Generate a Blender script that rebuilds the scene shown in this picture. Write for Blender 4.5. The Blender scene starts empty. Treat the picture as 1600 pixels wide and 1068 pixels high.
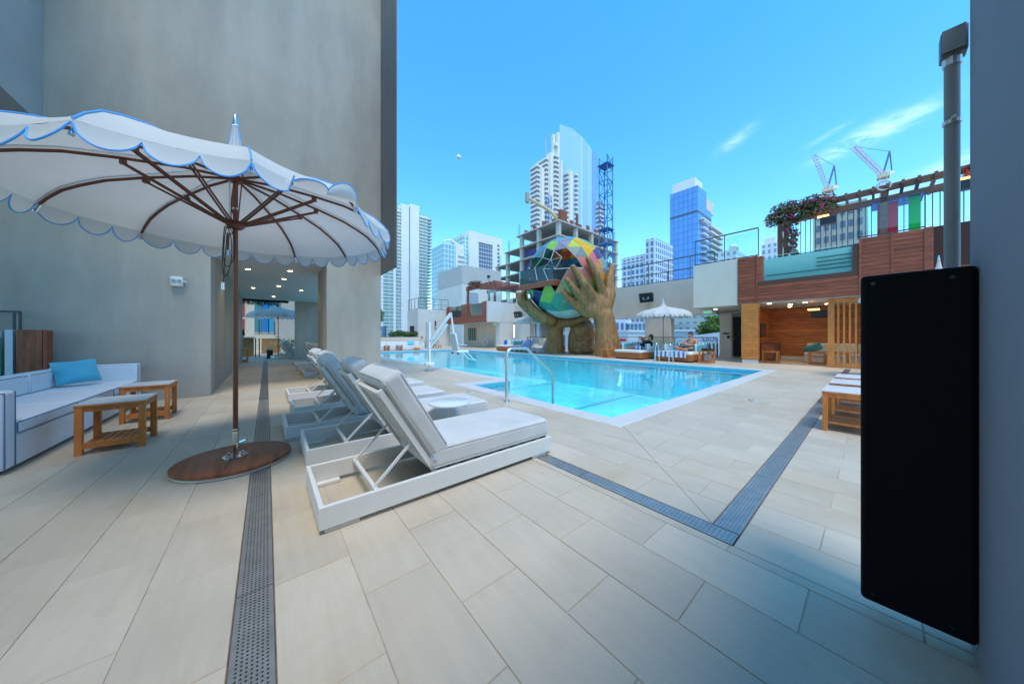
import bpy, bmesh, math, random
from mathutils import Vector, Matrix
R = math.radians
random.seed(7)
scene = bpy.context.scene
col = scene.collection

# ---------------------------------------------------------------- camera
cam_d = bpy.data.cameras.new('camera')
cam = bpy.data.objects.new('camera', cam_d); col.objects.link(cam)
cam_d.sensor_width = 36.0
cam_d.lens = 36.0 * 465 / 1600
cam_d.shift_y = -9 / 1600
cam_d.clip_start = 0.05
cam_d.clip_end = 6000
cam.location = (0, 0, 1.1)
cam.rotation_euler = (R(90), 0, R(-39.5))
scene.camera = cam

# ---------------------------------------------------------------- sky and sun
SUN_AZ = (-0.38, -0.925)          # horizontal direction towards the sun
SUN_EL = 68
world = bpy.data.worlds.new('World'); scene.world = world
world.use_nodes = True
wn = world.node_tree; wn.nodes.clear()
def wnode(t, **k):
    n = wn.nodes.new(t)
    for a, b in k.items(): setattr(n, a, b)
    return n
sky = wnode('ShaderNodeTexSky', sky_type='NISHITA', sun_disc=False)
sky.sun_elevation = R(SUN_EL)
sky.sun_rotation = math.atan2(SUN_AZ[0], SUN_AZ[1])
sky.air_density = 1.0; sky.dust_density = 0.1; sky.ozone_density = 2.5
hs = wnode('ShaderNodeHueSaturation'); hs.inputs['Saturation'].default_value = 1.32; hs.inputs['Hue'].default_value = 0.487
wn.links.new(sky.outputs[0], hs.inputs['Color'])
# thin cirrus streaks: stretched noise inside soft elongated patches of the sky
tc = wnode('ShaderNodeTexCoord')
def wmath(op, a, b=None):
    n = wnode('ShaderNodeMath', operation=op)
    for i, q in enumerate((a, b)):
        if q is None: continue
        if isinstance(q, (int, float)): n.inputs[i].default_value = q
        else: wn.links.new(q, n.inputs[i])
    return n.outputs[0]
def wdot(v):
    n = wnode('ShaderNodeVectorMath', operation='DOT_PRODUCT'); wn.links.new(tc.outputs['Generated'], n.inputs[0]); n.inputs[1].default_value = v; return n.outputs['Value']
cover = None
for (cx, cy, cz), slope, wl, ww, amt in (((.9176, -.0006, .3976), .22, .062, .015, .95), ((.860, .207, .4665), .50, .036, .012, .38), ((.953, -.058, .296), .30, .075, .014, .55), ((.905, .06, .42), .32, .03, .006, .25), ((.2, -.85, .5), .3, .2, .03, .6), ((-.7, .5, .52), .25, .18, .03, .6)):
    c = Vector((cx, cy, cz)).normalized(); rt = c.cross(Vector((0, 0, 1))).normalized(); up = rt.cross(c)
    t1 = (rt+up*slope).normalized(); t2 = (up-rt*slope).normalized()
    u = wmath('DIVIDE', wdot(t1), wl); v = wmath('DIVIDE', wdot(t2), ww)
    # streak centre is where both vanish on the c side
    q = wmath('ADD', wmath('MULTIPLY', u, u), wmath('MULTIPLY', v, v))
    g = wmath('POWER', 2.718, wmath('MULTIPLY', q, -1.0))
    g = wmath('MULTIPLY', wmath('MULTIPLY', g, amt), wmath('GREATER_THAN', wdot(tuple(c)), 0.0))
    cover = g if cover is None else wmath('MAXIMUM', cover, g)
mp = wnode('ShaderNodeMapping'); mp.inputs['Rotation'].default_value = (R(16), 0, R(6)); mp.inputs['Scale'].default_value = (2.0, 4.0, 14)
wn.links.new(tc.outputs['Generated'], mp.inputs['Vector'])
nz = wnode('ShaderNodeTexNoise'); nz.inputs['Scale'].default_value = 4.6; nz.inputs['Detail'].default_value = 9; nz.inputs['Roughness'].default_value = 0.68; nz.inputs['Distortion'].default_value = 0.4
wn.links.new(mp.outputs[0], nz.inputs['Vector'])
rp = wnode('ShaderNodeMapRange'); rp.inputs[1].default_value = 0.34; rp.inputs[2].default_value = 0.72
wn.links.new(nz.outputs[0], rp.inputs[0])
mx = wnode('ShaderNodeMixRGB'); mx.inputs[2].default_value = (3.6, 4.6, 5.4, 1)
wn.links.new(wmath('MULTIPLY', rp.outputs[0], cover), mx.inputs[0]); wn.links.new(hs.outputs[0], mx.inputs[1])
bg = wnode('ShaderNodeBackground'); bg.inputs['Strength'].default_value = 0.15
wn.links.new(mx.outputs[0], bg.inputs['Color'])
wo = wnode('ShaderNodeOutputWorld'); wn.links.new(bg.outputs[0], wo.inputs['Surface'])

sun_d = bpy.data.lights.new('sun', 'SUN'); sun_d.energy = 1.1; sun_d.angle = R(20); sun_d.color = (1.0, 0.93, 0.82)
sun = bpy.data.objects.new('sun', sun_d); col.objects.link(sun)
sd = Vector((SUN_AZ[0]*math.cos(R(SUN_EL)), SUN_AZ[1]*math.cos(R(SUN_EL)), math.sin(R(SUN_EL))))
sun.rotation_euler = sd.to_track_quat('Z', 'Y').to_euler()

vs = scene.view_settings
vs.view_transform = 'Standard'; vs.look = 'None'; vs.exposure = 1.35; vs.gamma = 1; vs.use_curve_mapping = False
scene.cycles.max_bounces = 10; scene.cycles.transparent_max_bounces = 16
scene.cycles.diffuse_bounces = 6

# ---------------------------------------------------------------- helpers
ORG = {}
class MB:
    """collects faces; build() links them as ONE mesh object"""
    def __init__(s): s.v = []; s.f = []
    def add(s, vs, fs):
        b = len(s.v); s.v += [tuple(p) for p in vs]; s.f += [tuple(b+i for i in f) for f in fs]; return s
    def box(s, a, b):
        (x0, y0, z0), (x1, y1, z1) = a, b
        x0, x1 = min(x0, x1), max(x0, x1); y0, y1 = min(y0, y1), max(y0, y1); z0, z1 = min(z0, z1), max(z0, z1)
        return s.add([(x0,y0,z0),(x1,y0,z0),(x1,y1,z0),(x0,y1,z0),(x0,y0,z1),(x1,y0,z1),(x1,y1,z1),(x0,y1,z1)],
              [(0,3,2,1),(4,5,6,7),(0,1,5,4),(1,2,6,5),(2,3,7,6),(3,0,4,7)])
    def obox(s, c, size, m):
        hx, hy, hz = (q/2 for q in size)
        P = [Vector(c) + m @ Vector((sx*hx, sy*hy, sz*hz)) for sz in (-1,1) for sx, sy in ((-1,-1),(1,-1),(1,1),(-1,1))]
        return s.add(P, [(0,3,2,1),(4,5,6,7),(0,1,5,4),(1,2,6,5),(2,3,7,6),(3,0,4,7)])
    def bar(s, p, q, w, h, up=(0,0,1)):
        p, q = Vector(p), Vector(q); d = q - p; L = d.length; d.normalize()
        u = Vector(up)
        if abs(d.dot(u)) > 0.98: u = Vector((1,0,0))
        side = d.cross(u).normalized(); up2 = side.cross(d)
        m = Matrix((d, side, up2)).transposed()
        return s.obox((p+q)/2, (L, w, h), m)
    def tube(s, pts, r, n=8, closed=False):
        pts = [Vector(p) for p in pts]; N = len(pts)
        rs = r if isinstance(r, (list, tuple)) else [r]*N
        rings = []; up = None
        for i, p in enumerate(pts):
            a = pts[(i-1) % N] if (i or closed) else p; b = pts[(i+1) % N] if (i < N-1 or closed) else p
            d = (b - a).normalized()
            if up is None:
                up = Vector((0,0,1)) if abs(d.z) < .9 else Vector((1,0,0))
            sx = d.cross(up).normalized(); up = sx.cross(d).normalized()
            rings.append([p + (sx*math.cos(2*math.pi*k/n) + up*math.sin(2*math.pi*k/n))*rs[i] for k in range(n)])
        V = [q for ring in rings for q in ring]; F = []
        for i in range(N if closed else N-1):
            j = (i+1) % N
            for k in range(n):
                k2 = (k+1) % n
                F.append((i*n+k, j*n+k, j*n+k2, i*n+k2))
        if not closed:
            F.append(tuple(range(n))); F.append(tuple((N-1)*n + k for k in reversed(range(n))))
        return s.add(V, F)
    def lathe(s, prof, c=(0,0,0), n=24):
        V = []; F = []
        for (r, z) in prof:
            for k in range(n):
                a = 2*math.pi*k/n; V.append((c[0]+r*math.cos(a), c[1]+r*math.sin(a), c[2]+z))
        for i in range(len(prof)-1):
            for k in range(n):
                k2 = (k+1) % n
                F.append((i*n+k, i*n+k2, (i+1)*n+k2, (i+1)*n+k))
        F.append(tuple(reversed(range(n)))); F.append(tuple((len(prof)-1)*n+k for k in range(n)))
        return s.add(V, F)
    def prism(s, poly, z0, z1):
        n = len(poly)
        return s.add([(x,y,z0) for x,y in poly] + [(x,y,z1) for x,y in poly],
              [tuple(reversed(range(n))), tuple(range(n, 2*n))] + [(i,(i+1)%n,n+(i+1)%n,n+i) for i in range(n)])
    def capsule(s, p, q, r0, r1, n=10):
        p, q = Vector(p), Vector(q); d = (q-p).normalized() if (q-p).length > 1e-6 else Vector((0,0,1))
        pts = []; rs = []
        for k in range(5):
            a = math.pi/2*(1-k/4); pts.append(p - d*r0*math.sin(a)); rs.append(max(1e-3, r0*math.cos(a)))
        for k in range(5):
            a = math.pi/2*k/4; pts.append(q + d*r1*math.sin(a)); rs.append(max(1e-3, r1*math.cos(a)))
        return s.tube(pts, rs, n)
    def ell(s, c, rad, rot=None, n=14):
        V = []; F = []; m = rot or Matrix.Identity(3)
        for i in range(1, n):
            t = math.pi*i/n
            for k in range(2*n):
                a = math.pi*k/n
                V.append(Vector(c) + m @ Vector((rad[0]*math.sin(t)*math.cos(a), rad[1]*math.sin(t)*math.sin(a), rad[2]*math.cos(t))))
        V.append(Vector(c) + m @ Vector((0,0,rad[2]))); V.append(Vector(c) + m @ Vector((0,0,-rad[2])))
        T = len(V)-2
        for i in range(n-2):
            for k in range(2*n):
                k2 = (k+1) % (2*n)
                F.append((i*2*n+k, (i+1)*2*n+k, (i+1)*2*n+k2, i*2*n+k2))
        for k in range(2*n):
            k2 = (k+1) % (2*n); F.append((T, k, k2)); F.append((T+1, (n-2)*2*n+k2, (n-2)*2*n+k))
        return s.add(V, F)
    def mesh(s, name, org=(0,0,0)):
        me = bpy.data.meshes.new(name)
        o = org
        me.from_pydata([(p[0]-o[0], p[1]-o[1], p[2]-o[2]) for p in s.v], [], s.f)
        me.update(); return me
    def build(s, name, mat, parent=None, smooth=False, bevel=0, seg=2, fix=False, label=None):
        org = ORG.get(parent.name, (0,0,0)) if parent else (0,0,0)
        me = s.mesh(name, org)
        if fix:
            bm = bmesh.new(); bm.from_mesh(me); bmesh.ops.recalc_face_normals(bm, faces=bm.faces); bm.to_mesh(me); bm.free()
        return link(name, me, mat, parent, smooth, bevel, seg, label)
def link(name, me, mat, parent=None, smooth=False, bevel=0, seg=2, label=None):
    o = bpy.data.objects.new(name, me); col.objects.link(o)
    if mat and not me.materials: me.materials.append(mat)
    if parent: o.parent = parent; ORG[o.name] = ORG.get(parent.name, (0,0,0))
    if smooth or bevel:
        me.polygons.foreach_set('use_smooth', [True]*len(me.polygons)); me.set_sharp_from_angle(angle=R(42))
    if bevel:
        md = o.modifiers.new('bevel', 'BEVEL'); md.width = bevel; md.segments = seg; md.limit_method = 'ANGLE'; md.harden_normals = False
    if label: o['label'] = label
    return o
def T(name, label, cat, loc=(0,0,0), group=None):
    o = bpy.data.objects.new(name, None); col.objects.link(o); o.empty_display_size = 0.1
    o.location = loc; o['label'] = label; o['category'] = cat
    if group: o['group'] = group
    ORG[o.name] = loc
    return o
def tag(o, label, cat, group=None, kind=None):
    o['label'] = label
    if cat: o['category'] = cat
    if group: o['group'] = group
    if kind: o['kind'] = kind
    return o
def kind(o, k='structure', label=None):
    o['kind'] = k
    if label: o['label'] = label
    return o
def dup(o, loc=None, rz=None, label=None, group=None, parent=None, scale=None):
    c = o.copy(); col.objects.link(c); c.parent = parent
    if loc is not None: c.location = loc
    if rz is not None: c.rotation_euler = (0,0,rz)
    if scale is not None: c.scale = scale
    if label: c['label'] = label
    if group: c['group'] = group
    for ch in list(o.children): dup(ch, parent=c)
    return c
def bx(a, b): return MB().box(a, b)
def remeshed(mb, voxel, smooth_it=4, name='body', org=(0,0,0)):
    """union of overlapping solids -> one continuous skin"""
    me = mb.mesh('tmp', org); o = bpy.data.objects.new('tmp', me); col.objects.link(o)
    md = o.modifiers.new('r', 'REMESH'); md.mode = 'VOXEL'; md.voxel_size = voxel
    sm = o.modifiers.new('s', 'SMOOTH'); sm.iterations = smooth_it; sm.factor = 0.5
    dg = bpy.context.evaluated_depsgraph_get(); dg.update()
    m2 = bpy.data.meshes.new_from_object(o.evaluated_get(dg)); m2.name = name
    bpy.data.objects.remove(o); bpy.data.meshes.remove(me)
    m2.polygons.foreach_set('use_smooth', [True]*len(m2.polygons))
    return m2
def arc(c, r, a0, a1, n, plane='xz'):
    out = []
    for k in range(n+1):
        a = a0 + (a1-a0)*k/n
        u, w = r*math.cos(a), r*math.sin(a)
        out.append((c[0]+u, c[1], c[2]+w) if plane == 'xz' else ((c[0], c[1]+u, c[2]+w) if plane == 'yz' else (c[0]+u, c[1]+w, c[2])))
    return out

# ---------------------------------------------------------------- materials
MATS = {}
def M(name, c, rough=0.5, metal=0.0, var=0.0, vscale=4.0, vmap=(1,1,1), bump=0.0, bscale=60.0, bmap=None, rnd=0.0, spec=0.5, emit=0, coat=0, trans=0, c2=None, alpha=1, ior=1.45, big=0.0, sheen=0):
    if name in MATS: return MATS[name]
    m = bpy.data.materials.new(name); m.use_nodes = True; nt = m.node_tree; nd = nt.nodes; lk = nt.links
    b = nd['Principled BSDF']
    b.inputs['Roughness'].default_value = rough; b.inputs['Metallic'].default_value = metal
    b.inputs['Specular IOR Level'].default_value = spec; b.inputs['Coat Weight'].default_value = coat
    b.inputs['Transmission Weight'].default_value = trans; b.inputs['IOR'].default_value = ior; b.inputs['Alpha'].default_value = alpha
    if sheen: b.inputs['Sheen Weight'].default_value = sheen
    base = (*c, 1); b.inputs['Base Color'].default_value = base
    if emit: b.inputs['Emission Color'].default_value = base; b.inputs['Emission Strength'].default_value = emit
    if var or bump or rnd:
        tc = nd.new('ShaderNodeTexCoord'); oi = nd.new('ShaderNodeObjectInfo')
        off = nd.new('ShaderNodeVectorMath'); off.operation = 'MULTIPLY_ADD'
        comb = nd.new('ShaderNodeCombineXYZ')
        for k in range(3): lk.new(oi.outputs['Random'], comb.inputs[k])
        lk.new(comb.outputs[0], off.inputs[0]); off.inputs[1].default_value = (13.1, 7.7, 5.3) if rnd else (0,0,0)
        lk.new(tc.outputs['Object'], off.inputs[2])
        src = off.outputs[0]
        if var or rnd:
            mp = nd.new('ShaderNodeMapping'); mp.inputs['Scale'].default_value = vmap; lk.new(src, mp.inputs[0])
            n = nd.new('ShaderNodeTexNoise'); n.inputs['Scale'].default_value = vscale; n.inputs['Detail'].default_value = 7; n.inputs['Roughness'].default_value = 0.6
            lk.new(mp.outputs[0], n.inputs['Vector'])
            mix = nd.new('ShaderNodeMixRGB')
            d = c2 or tuple(max(0, q*(1-var*1.6)) for q in c); l = c if c2 else tuple(min(1, q*(1+var*0.8)) for q in c)
            mix.inputs[1].default_value = (*d, 1); mix.inputs[2].default_value = (*l, 1)
            rmp = nd.new('ShaderNodeMapRange'); rmp.inputs[1].default_value = 0.32; rmp.inputs[2].default_value = 0.68
            lk.new(n.outputs[0], rmp.inputs[0]); lk.new(rmp.outputs[0], mix.inputs[0])
            out = mix.outputs[0]
            if big:
                n2 = nd.new('ShaderNodeTexNoise'); n2.inputs['Scale'].default_value = big; n2.inputs['Detail'].default_value = 5; lk.new(src, n2.inputs['Vector'])
                r2 = nd.new('ShaderNodeMapRange'); r2.inputs[1].default_value = 0.3; r2.inputs[2].default_value = 0.7; r2.inputs[3].default_value = 0.86; r2.inputs[4].default_value = 1.1
                lk.new(n2.outputs[0], r2.inputs[0])
                h2 = nd.new('ShaderNodeHueSaturation'); lk.new(r2.outputs[0], h2.inputs['Value']); lk.new(out, h2.inputs['Color']); out = h2.outputs[0]
            if rnd:
                h = nd.new('ShaderNodeHueSaturation')
                r1 = nd.new('ShaderNodeMapRange'); r1.inputs[3].default_value = 1-rnd; r1.inputs[4].default_value = 1+rnd*0.8
                ge = nd.new('ShaderNodeNewGeometry'); ad = nd.new('ShaderNodeMath'); ad.operation = 'ADD'
                lk.new(oi.outputs['Random'], ad.inputs[0]); lk.new(ge.outputs['Random Per Island'], ad.inputs[1])
                fr = nd.new('ShaderNodeMath'); fr.operation = 'FRACT'; lk.new(ad.outputs[0], fr.inputs[0])
                lk.new(fr.outputs[0], r1.inputs[0]); lk.new(r1.outputs[0], h.inputs['Value']); lk.new(out, h.inputs['Color']); out = h.outputs[0]
            lk.new(out, b.inputs['Base Color'])
            rr = nd.new('ShaderNodeMapRange'); rr.inputs[3].default_value = max(0.02, rough-0.1); rr.inputs[4].default_value = min(1, rough+0.1)
            lk.new(n.outputs[0], rr.inputs[0]); lk.new(rr.outputs[0], b.inputs['Roughness'])
        if bump:
            mp2 = nd.new('ShaderNodeMapping'); mp2.inputs['Scale'].default_value = bmap or (1,1,1); lk.new(src, mp2.inputs[0])
            n3 = nd.new('ShaderNodeTexNoise'); n3.inputs['Scale'].default_value = bscale; n3.inputs['Detail'].default_value = 5; lk.new(mp2.outputs[0], n3.inputs['Vector'])
            bp = nd.new('ShaderNodeBump'); bp.inputs['Strength'].default_value = bump; bp.inputs['Distance'].default_value = 0.02
            lk.new(n3.outputs[0], bp.inputs['Height']); lk.new(bp.outputs[0], b.inputs['Normal'])
    MATS[name] = m; return m
def glassy(name, tint, refl=(1,1,1), rough=0.02, ior=1.45, body=None, bodyf=0.0):
    """clear sheet: tinted transparency + Fresnel reflection (+ a little diffuse body)"""
    m = bpy.data.materials.new(name); m.use_nodes = True; nt = m.node_tree; nd = nt.nodes; lk = nt.links
    nd.remove(nd['Principled BSDF']); out = nd['Material Output']
    t = nd.new('ShaderNodeBsdfTransparent'); t.inputs[0].default_value = (*tint, 1)
    g = nd.new('ShaderNodeBsdfGlossy'); g.inputs[0].default_value = (*refl, 1); g.inputs[1].default_value = rough
    fr = nd.new('ShaderNodeFresnel'); fr.inputs[0].default_value = ior
    base = t.outputs[0]
    if body:
        df = nd.new('ShaderNodeBsdfDiffuse'); df.inputs[0].default_value = (*body, 1)
        mm = nd.new('ShaderNodeMixShader'); mm.inputs[0].default_value = bodyf; lk.new(t.outputs[0], mm.inputs[1]); lk.new(df.outputs[0], mm.inputs[2]); base = mm.outputs[0]
    mix = nd.new('ShaderNodeMixShader'); lk.new(fr.outputs[0], mix.inputs[0]); lk.new(base, mix.inputs[1]); lk.new(g.outputs[0], mix.inputs[2])
    lk.new(mix.outputs[0], out.inputs[0]); MATS[name] = m; return m
def cloth(name, c, trans=0.25, var=0.05):
    m = M(name, c, 0.85, var=var, vscale=3, bump=0.08, bscale=300, spec=0.2)
    nt = m.node_tree; b = nt.nodes['Principled BSDF']; out = nt.nodes['Material Output']
    tr = nt.nodes.new('ShaderNodeBsdfTranslucent'); tr.inputs[0].default_value = (*c, 1)
    mix = nt.nodes.new('ShaderNodeMixShader'); mix.inputs[0].default_value = trans
    nt.links.new(b.outputs[0], mix.inputs[1]); nt.links.new(tr.outputs[0], mix.inputs[2]); nt.links.new(mix.outputs[0], out.inputs[0])
    return m
def stripes(name, ca, cb, scale, axis=0, frac=0.5, rough=0.85):
    m = M(name, ca, rough, spec=0.2); nt = m.node_tree; nd = nt.nodes; lk = nt.links
    tc = nd.new('ShaderNodeTexCoord'); sp = nd.new('ShaderNodeSeparateXYZ'); lk.new(tc.outputs['Object'], sp.inputs[0])
    mu = nd.new('ShaderNodeMath'); mu.operation = 'MULTIPLY'; mu.inputs[1].default_value = scale; lk.new(sp.outputs[axis], mu.inputs[0])
    fr = nd.new('ShaderNodeMath'); fr.operation = 'FRACT'; lk.new(mu.outputs[0], fr.inputs[0])
    gt = nd.new('ShaderNodeMath'); gt.operation = 'GREATER_THAN'; gt.inputs[1].default_value = frac; lk.new(fr.outputs[0], gt.inputs[0])
    mix = nd.new('ShaderNodeMixRGB'); mix.inputs[1].default_value = (*ca, 1); mix.inputs[2].default_value = (*cb, 1)
    lk.new(gt.outputs[0], mix.inputs[0]); lk.new(mix.outputs[0], nd['Principled BSDF'].inputs['Base Color']); return m

tile_m = M('deck_tile', (0.535, 0.455, 0.35), 0.5, var=0.035, vscale=3.0, vmap=(9, 0.9, 1), bump=0.05, bscale=25, bmap=(12, 1, 1), rnd=0.03, big=0.6, spec=0.4)
def stain(m, lo=.80):
    """wear and dried water marks, laid out over the whole floor"""
    nt = m.node_tree; nd = nt.nodes; lk = nt.links; b = nd['Principled BSDF']; src = b.inputs['Base Color'].links[0].from_socket
    ge = nd.new('ShaderNodeNewGeometry'); n1 = nd.new('ShaderNodeTexNoise'); n1.inputs['Scale'].default_value = .55; n1.inputs['Detail'].default_value = 8; n1.inputs['Roughness'].default_value = .65; n1.inputs['Distortion'].default_value = .6
    lk.new(ge.outputs['Position'], n1.inputs['Vector']); r = nd.new('ShaderNodeMapRange'); r.inputs[1].default_value = .50; r.inputs[2].default_value = .70; lk.new(n1.outputs[0], r.inputs[0])
    mx_ = nd.new('ShaderNodeMixRGB'); mx_.blend_type = 'MULTIPLY'; mx_.inputs[2].default_value = (.90, .83, .72, 1); lk.new(r.outputs[0], mx_.inputs[0]); lk.new(src, mx_.inputs[1])
    n2 = nd.new('ShaderNodeTexNoise'); n2.inputs['Scale'].default_value = 9; n2.inputs['Detail'].default_value = 6; lk.new(ge.outputs['Position'], n2.inputs['Vector']); r2 = nd.new('ShaderNodeMapRange'); r2.inputs[1].default_value = .58; r2.inputs[2].default_value = .75; r2.inputs[4].default_value = .35; lk.new(n2.outputs[0], r2.inputs[0])
    m3 = nd.new('ShaderNodeMixRGB'); m3.blend_type = 'MULTIPLY'; m3.inputs[2].default_value = (.84, .80, .74, 1); lk.new(r2.outputs[0], m3.inputs[0]); lk.new(mx_.outputs[0], m3.inputs[1]); lk.new(m3.outputs[0], b.inputs['Base Color'])
stain(tile_m)
grout_m = M('grout', (0.50, 0.435, 0.35), 0.9, var=0.2, vscale=8)
steel_m = M('drain_steel', (0.40, 0.39, 0.37), 0.4, metal=0.7, var=0.12, vscale=12)
dark_m = M('dark_void', (0.02, 0.02, 0.022), 0.9)
conc_m = M('raw_concrete', (0.40, 0.36, 0.305), 0.85, var=0.13, vscale=0.9, vmap=(1.6, 1, 0.45), bump=0.22, bscale=22, big=0.35)
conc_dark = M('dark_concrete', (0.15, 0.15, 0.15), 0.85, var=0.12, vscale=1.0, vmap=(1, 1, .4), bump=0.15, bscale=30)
stucco_m = M('grey_stucco', (0.72, 0.61, 0.50), 0.9, var=0.05, vscale=0.8, bump=0.15, bscale=70)
stucco_w = M('pale_stucco', (0.66, 0.65, 0.61), 0.9, var=0.05, vscale=0.8, bump=0.12, bscale=70)
ceil_m = M('painted_ceiling', (0.62, 0.64, 0.64), 0.85, var=0.03, vscale=1)
white_p = M('white_powder_coat', (0.68, 0.67, 0.63), 0.45, var=0.03, vscale=3)
cush_m = M('white_cushion_fabric', (0.57, 0.56, 0.535), 0.92, var=0.05, vscale=4, bump=0.35, bscale=5, spec=0.2, sheen=.2)
vinyl_m = M('white_vinyl', (0.70, 0.72, 0.75), 0.6, var=0.03, vscale=3, bump=0.05, bscale=90)
pipe_blue = M('blue_piping', (0.10, 0.38, 0.80), 0.6)
pipe_navy = M('navy_piping', (0.10, 0.16, 0.33), 0.6)
teak_m = M('teak', (0.60, 0.19, 0.04), 0.5, var=0.22, vscale=3, vmap=(6, 6, 1), rnd=0.12, bump=.05, bscale=40)
brown_al = M('brown_painted_metal', (0.16, 0.052, 0.028), 0.4, var=0.08, vscale=6)
walnut = M('walnut_laminate', (0.25, 0.08, 0.035), 0.4, var=0.35, vscale=2.2, vmap=(8, .8, 1), bump=.02, bscale=60)
facade_w = M('brown_cladding', (0.34, 0.085, 0.04), 0.5, var=0.28, vscale=3, vmap=(4, .7, 9), rnd=0.18, bump=.06, bscale=30, bmap=(3, .5, 8))
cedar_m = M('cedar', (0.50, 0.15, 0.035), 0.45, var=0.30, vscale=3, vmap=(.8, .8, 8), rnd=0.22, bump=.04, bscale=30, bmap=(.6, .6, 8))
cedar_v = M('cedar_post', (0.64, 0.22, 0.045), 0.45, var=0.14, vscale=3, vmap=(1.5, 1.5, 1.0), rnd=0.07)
chrome = M('chrome', (0.75, 0.76, 0.77), 0.14, metal=1.0)
steel_b = M('brushed_steel', (0.62, 0.61, 0.58), 0.36, metal=1.0, var=0.05, vscale=20)
black_m = M('black_metal', (0.022, 0.024, 0.028), 0.45)
rail_m = M('dark_grey_rail', (0.06, 0.075, 0.085), 0.4, metal=0.3)
black_v = M('black_vinyl_cover', (0.003, 0.0035, 0.005), 0.6, var=0.1, vscale=2, bump=.03, bscale=20, spec=.12)
glass_m = glassy('clear_glass', (0.86, 0.95, 0.95))
glass_t = glassy('teal_glass', (0.35, 0.78, 0.72), body=(0.30, 0.72, 0.66), bodyf=.45)
water_up = M('bright_pool_water', (0.58, 0.98, 0.92), 0.15, var=0.06, vscale=1.0)  # lightened colour stands in for daylight entering the raised pool from above
marble_t = M('grey_stone_top', (0.55, 0.56, 0.57), 0.35, var=0.06, vscale=6)
white_t = M('white_table_top', (0.74, 0.75, 0.77), 0.25, var=0.02)

def downlamp(x, y, z, e=14):
    """the light of one small recessed lamp"""
    d = bpy.data.lights.new('downlight_lamp', 'SPOT'); d.energy = e; d.spot_size = R(120); d.spot_blend = .6; d.shadow_soft_size = .05; d.color = (1, .78, .48)
    o = bpy.data.objects.new('downlight_lamp', d); col.objects.link(o); o.location = (x, y, z); return o

# ================================================================ the setting
city = kind(bx((-900, -700, -16.2), (2600, 2600, -15)).build('city_ground', M('city_asphalt', (0.16, 0.16, 0.155), 0.9, var=.25, vscale=.05)))

# podium under the deck with the pool basin cut out
PX0, PX1, PXF, PY0, PYA, PYF = 3.6, 4.75, 12.45, 2.25, 5.85, 22.5      # alcove x, main x, far x, near y, alcove end, far end
WZ = -0.10
deck = MB()
def slab(x0, y0, x1, y1): deck.box((x0, y0, -0.9), (x1, y1, -0.004))
slab(-8, -6, PX0-.3, 46); slab(PX0-.3, -6, 20.5, PY0-.3); slab(PXF+.3, PY0-.3, 18.3, 46); slab(18.3, PY0-.3, 22, 5.2)
slab(PX0-.3, PYA+.3, PX1-.3, 46); slab(PX1-.3, PYF+.3, PXF+.3, 46)
deck_o = kind(deck.build('pool_deck', grout_m))
podium = kind(bx((-10, -8, -15), (18.2, 46, -2.2)).build('podium', stucco_m))

# ---- floor tiles 0.3 x 0.6, running bond; joints are real gaps
def clip(poly, a, b, c):        # keep a*x+b*y <= c
    out = []
    for i in range(len(poly)):
        p, q = poly[i], poly[(i+1) % len(poly)]
        dp, dq = a*p[0]+b*p[1]-c, a*q[0]+b*q[1]-c
        if dp <= 0: out.append(p)
        if (dp < 0 < dq) or (dq < 0 < dp):
            t = dp/(dp-dq); out.append((p[0]+t*(q[0]-p[0]), p[1]+t*(q[1]-p[1])))
    return out
def area(P): return abs(sum(P[i][0]*P[(i+1) % len(P)][1]-P[(i+1) % len(P)][0]*P[i][1] for i in range(len(P))))/2
GAP = 0.0019
regions = [  # convex polygon, x origin of the strips
    ([(-4, -.4), (-.103, -.4), (-.103, 7.8), (-4, 7.8)], -.100),
    ([(-.8, 7.8), (-.103, 7.8), (-.103, 30), (-.8, 30)], -.100),
    ([(-6, 16.6), (-.8, 16.6), (-.8, 30), (-6, 30)], -.100),
    ([(.027, -.4), (1.886, -.4), (1.886, 30), (.027, 30)], .022),
    ([(2.024, .603), (2.024, 6.1), (3.298, 6.1), (3.298, 1.877)], 2.02),
    ([(2.024, 6.1), (2.024, 30), (4.447, 30), (4.447, 6.1+.05)], 2.02),
    ([(2.030, .603), (3.376, 1.947), (12.75, 1.947), (12.75, .603)], 2.02),
    ([(12.752, .603), (18.3, .603), (18.3, 30), (12.752, 30)], 2.02),
    ([(18.3, .603), (22, .603), (22, 5.2), (18.3, 5.2)], 2.02),
    ([(1.89, -4), (20, -4), (20, .464), (1.89, .464)], 1.89),
    ([(4.45, 22.81), (12.75, 22.81), (12.75, 30), (4.45, 30)], 2.02),
]
tiles = []
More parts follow.
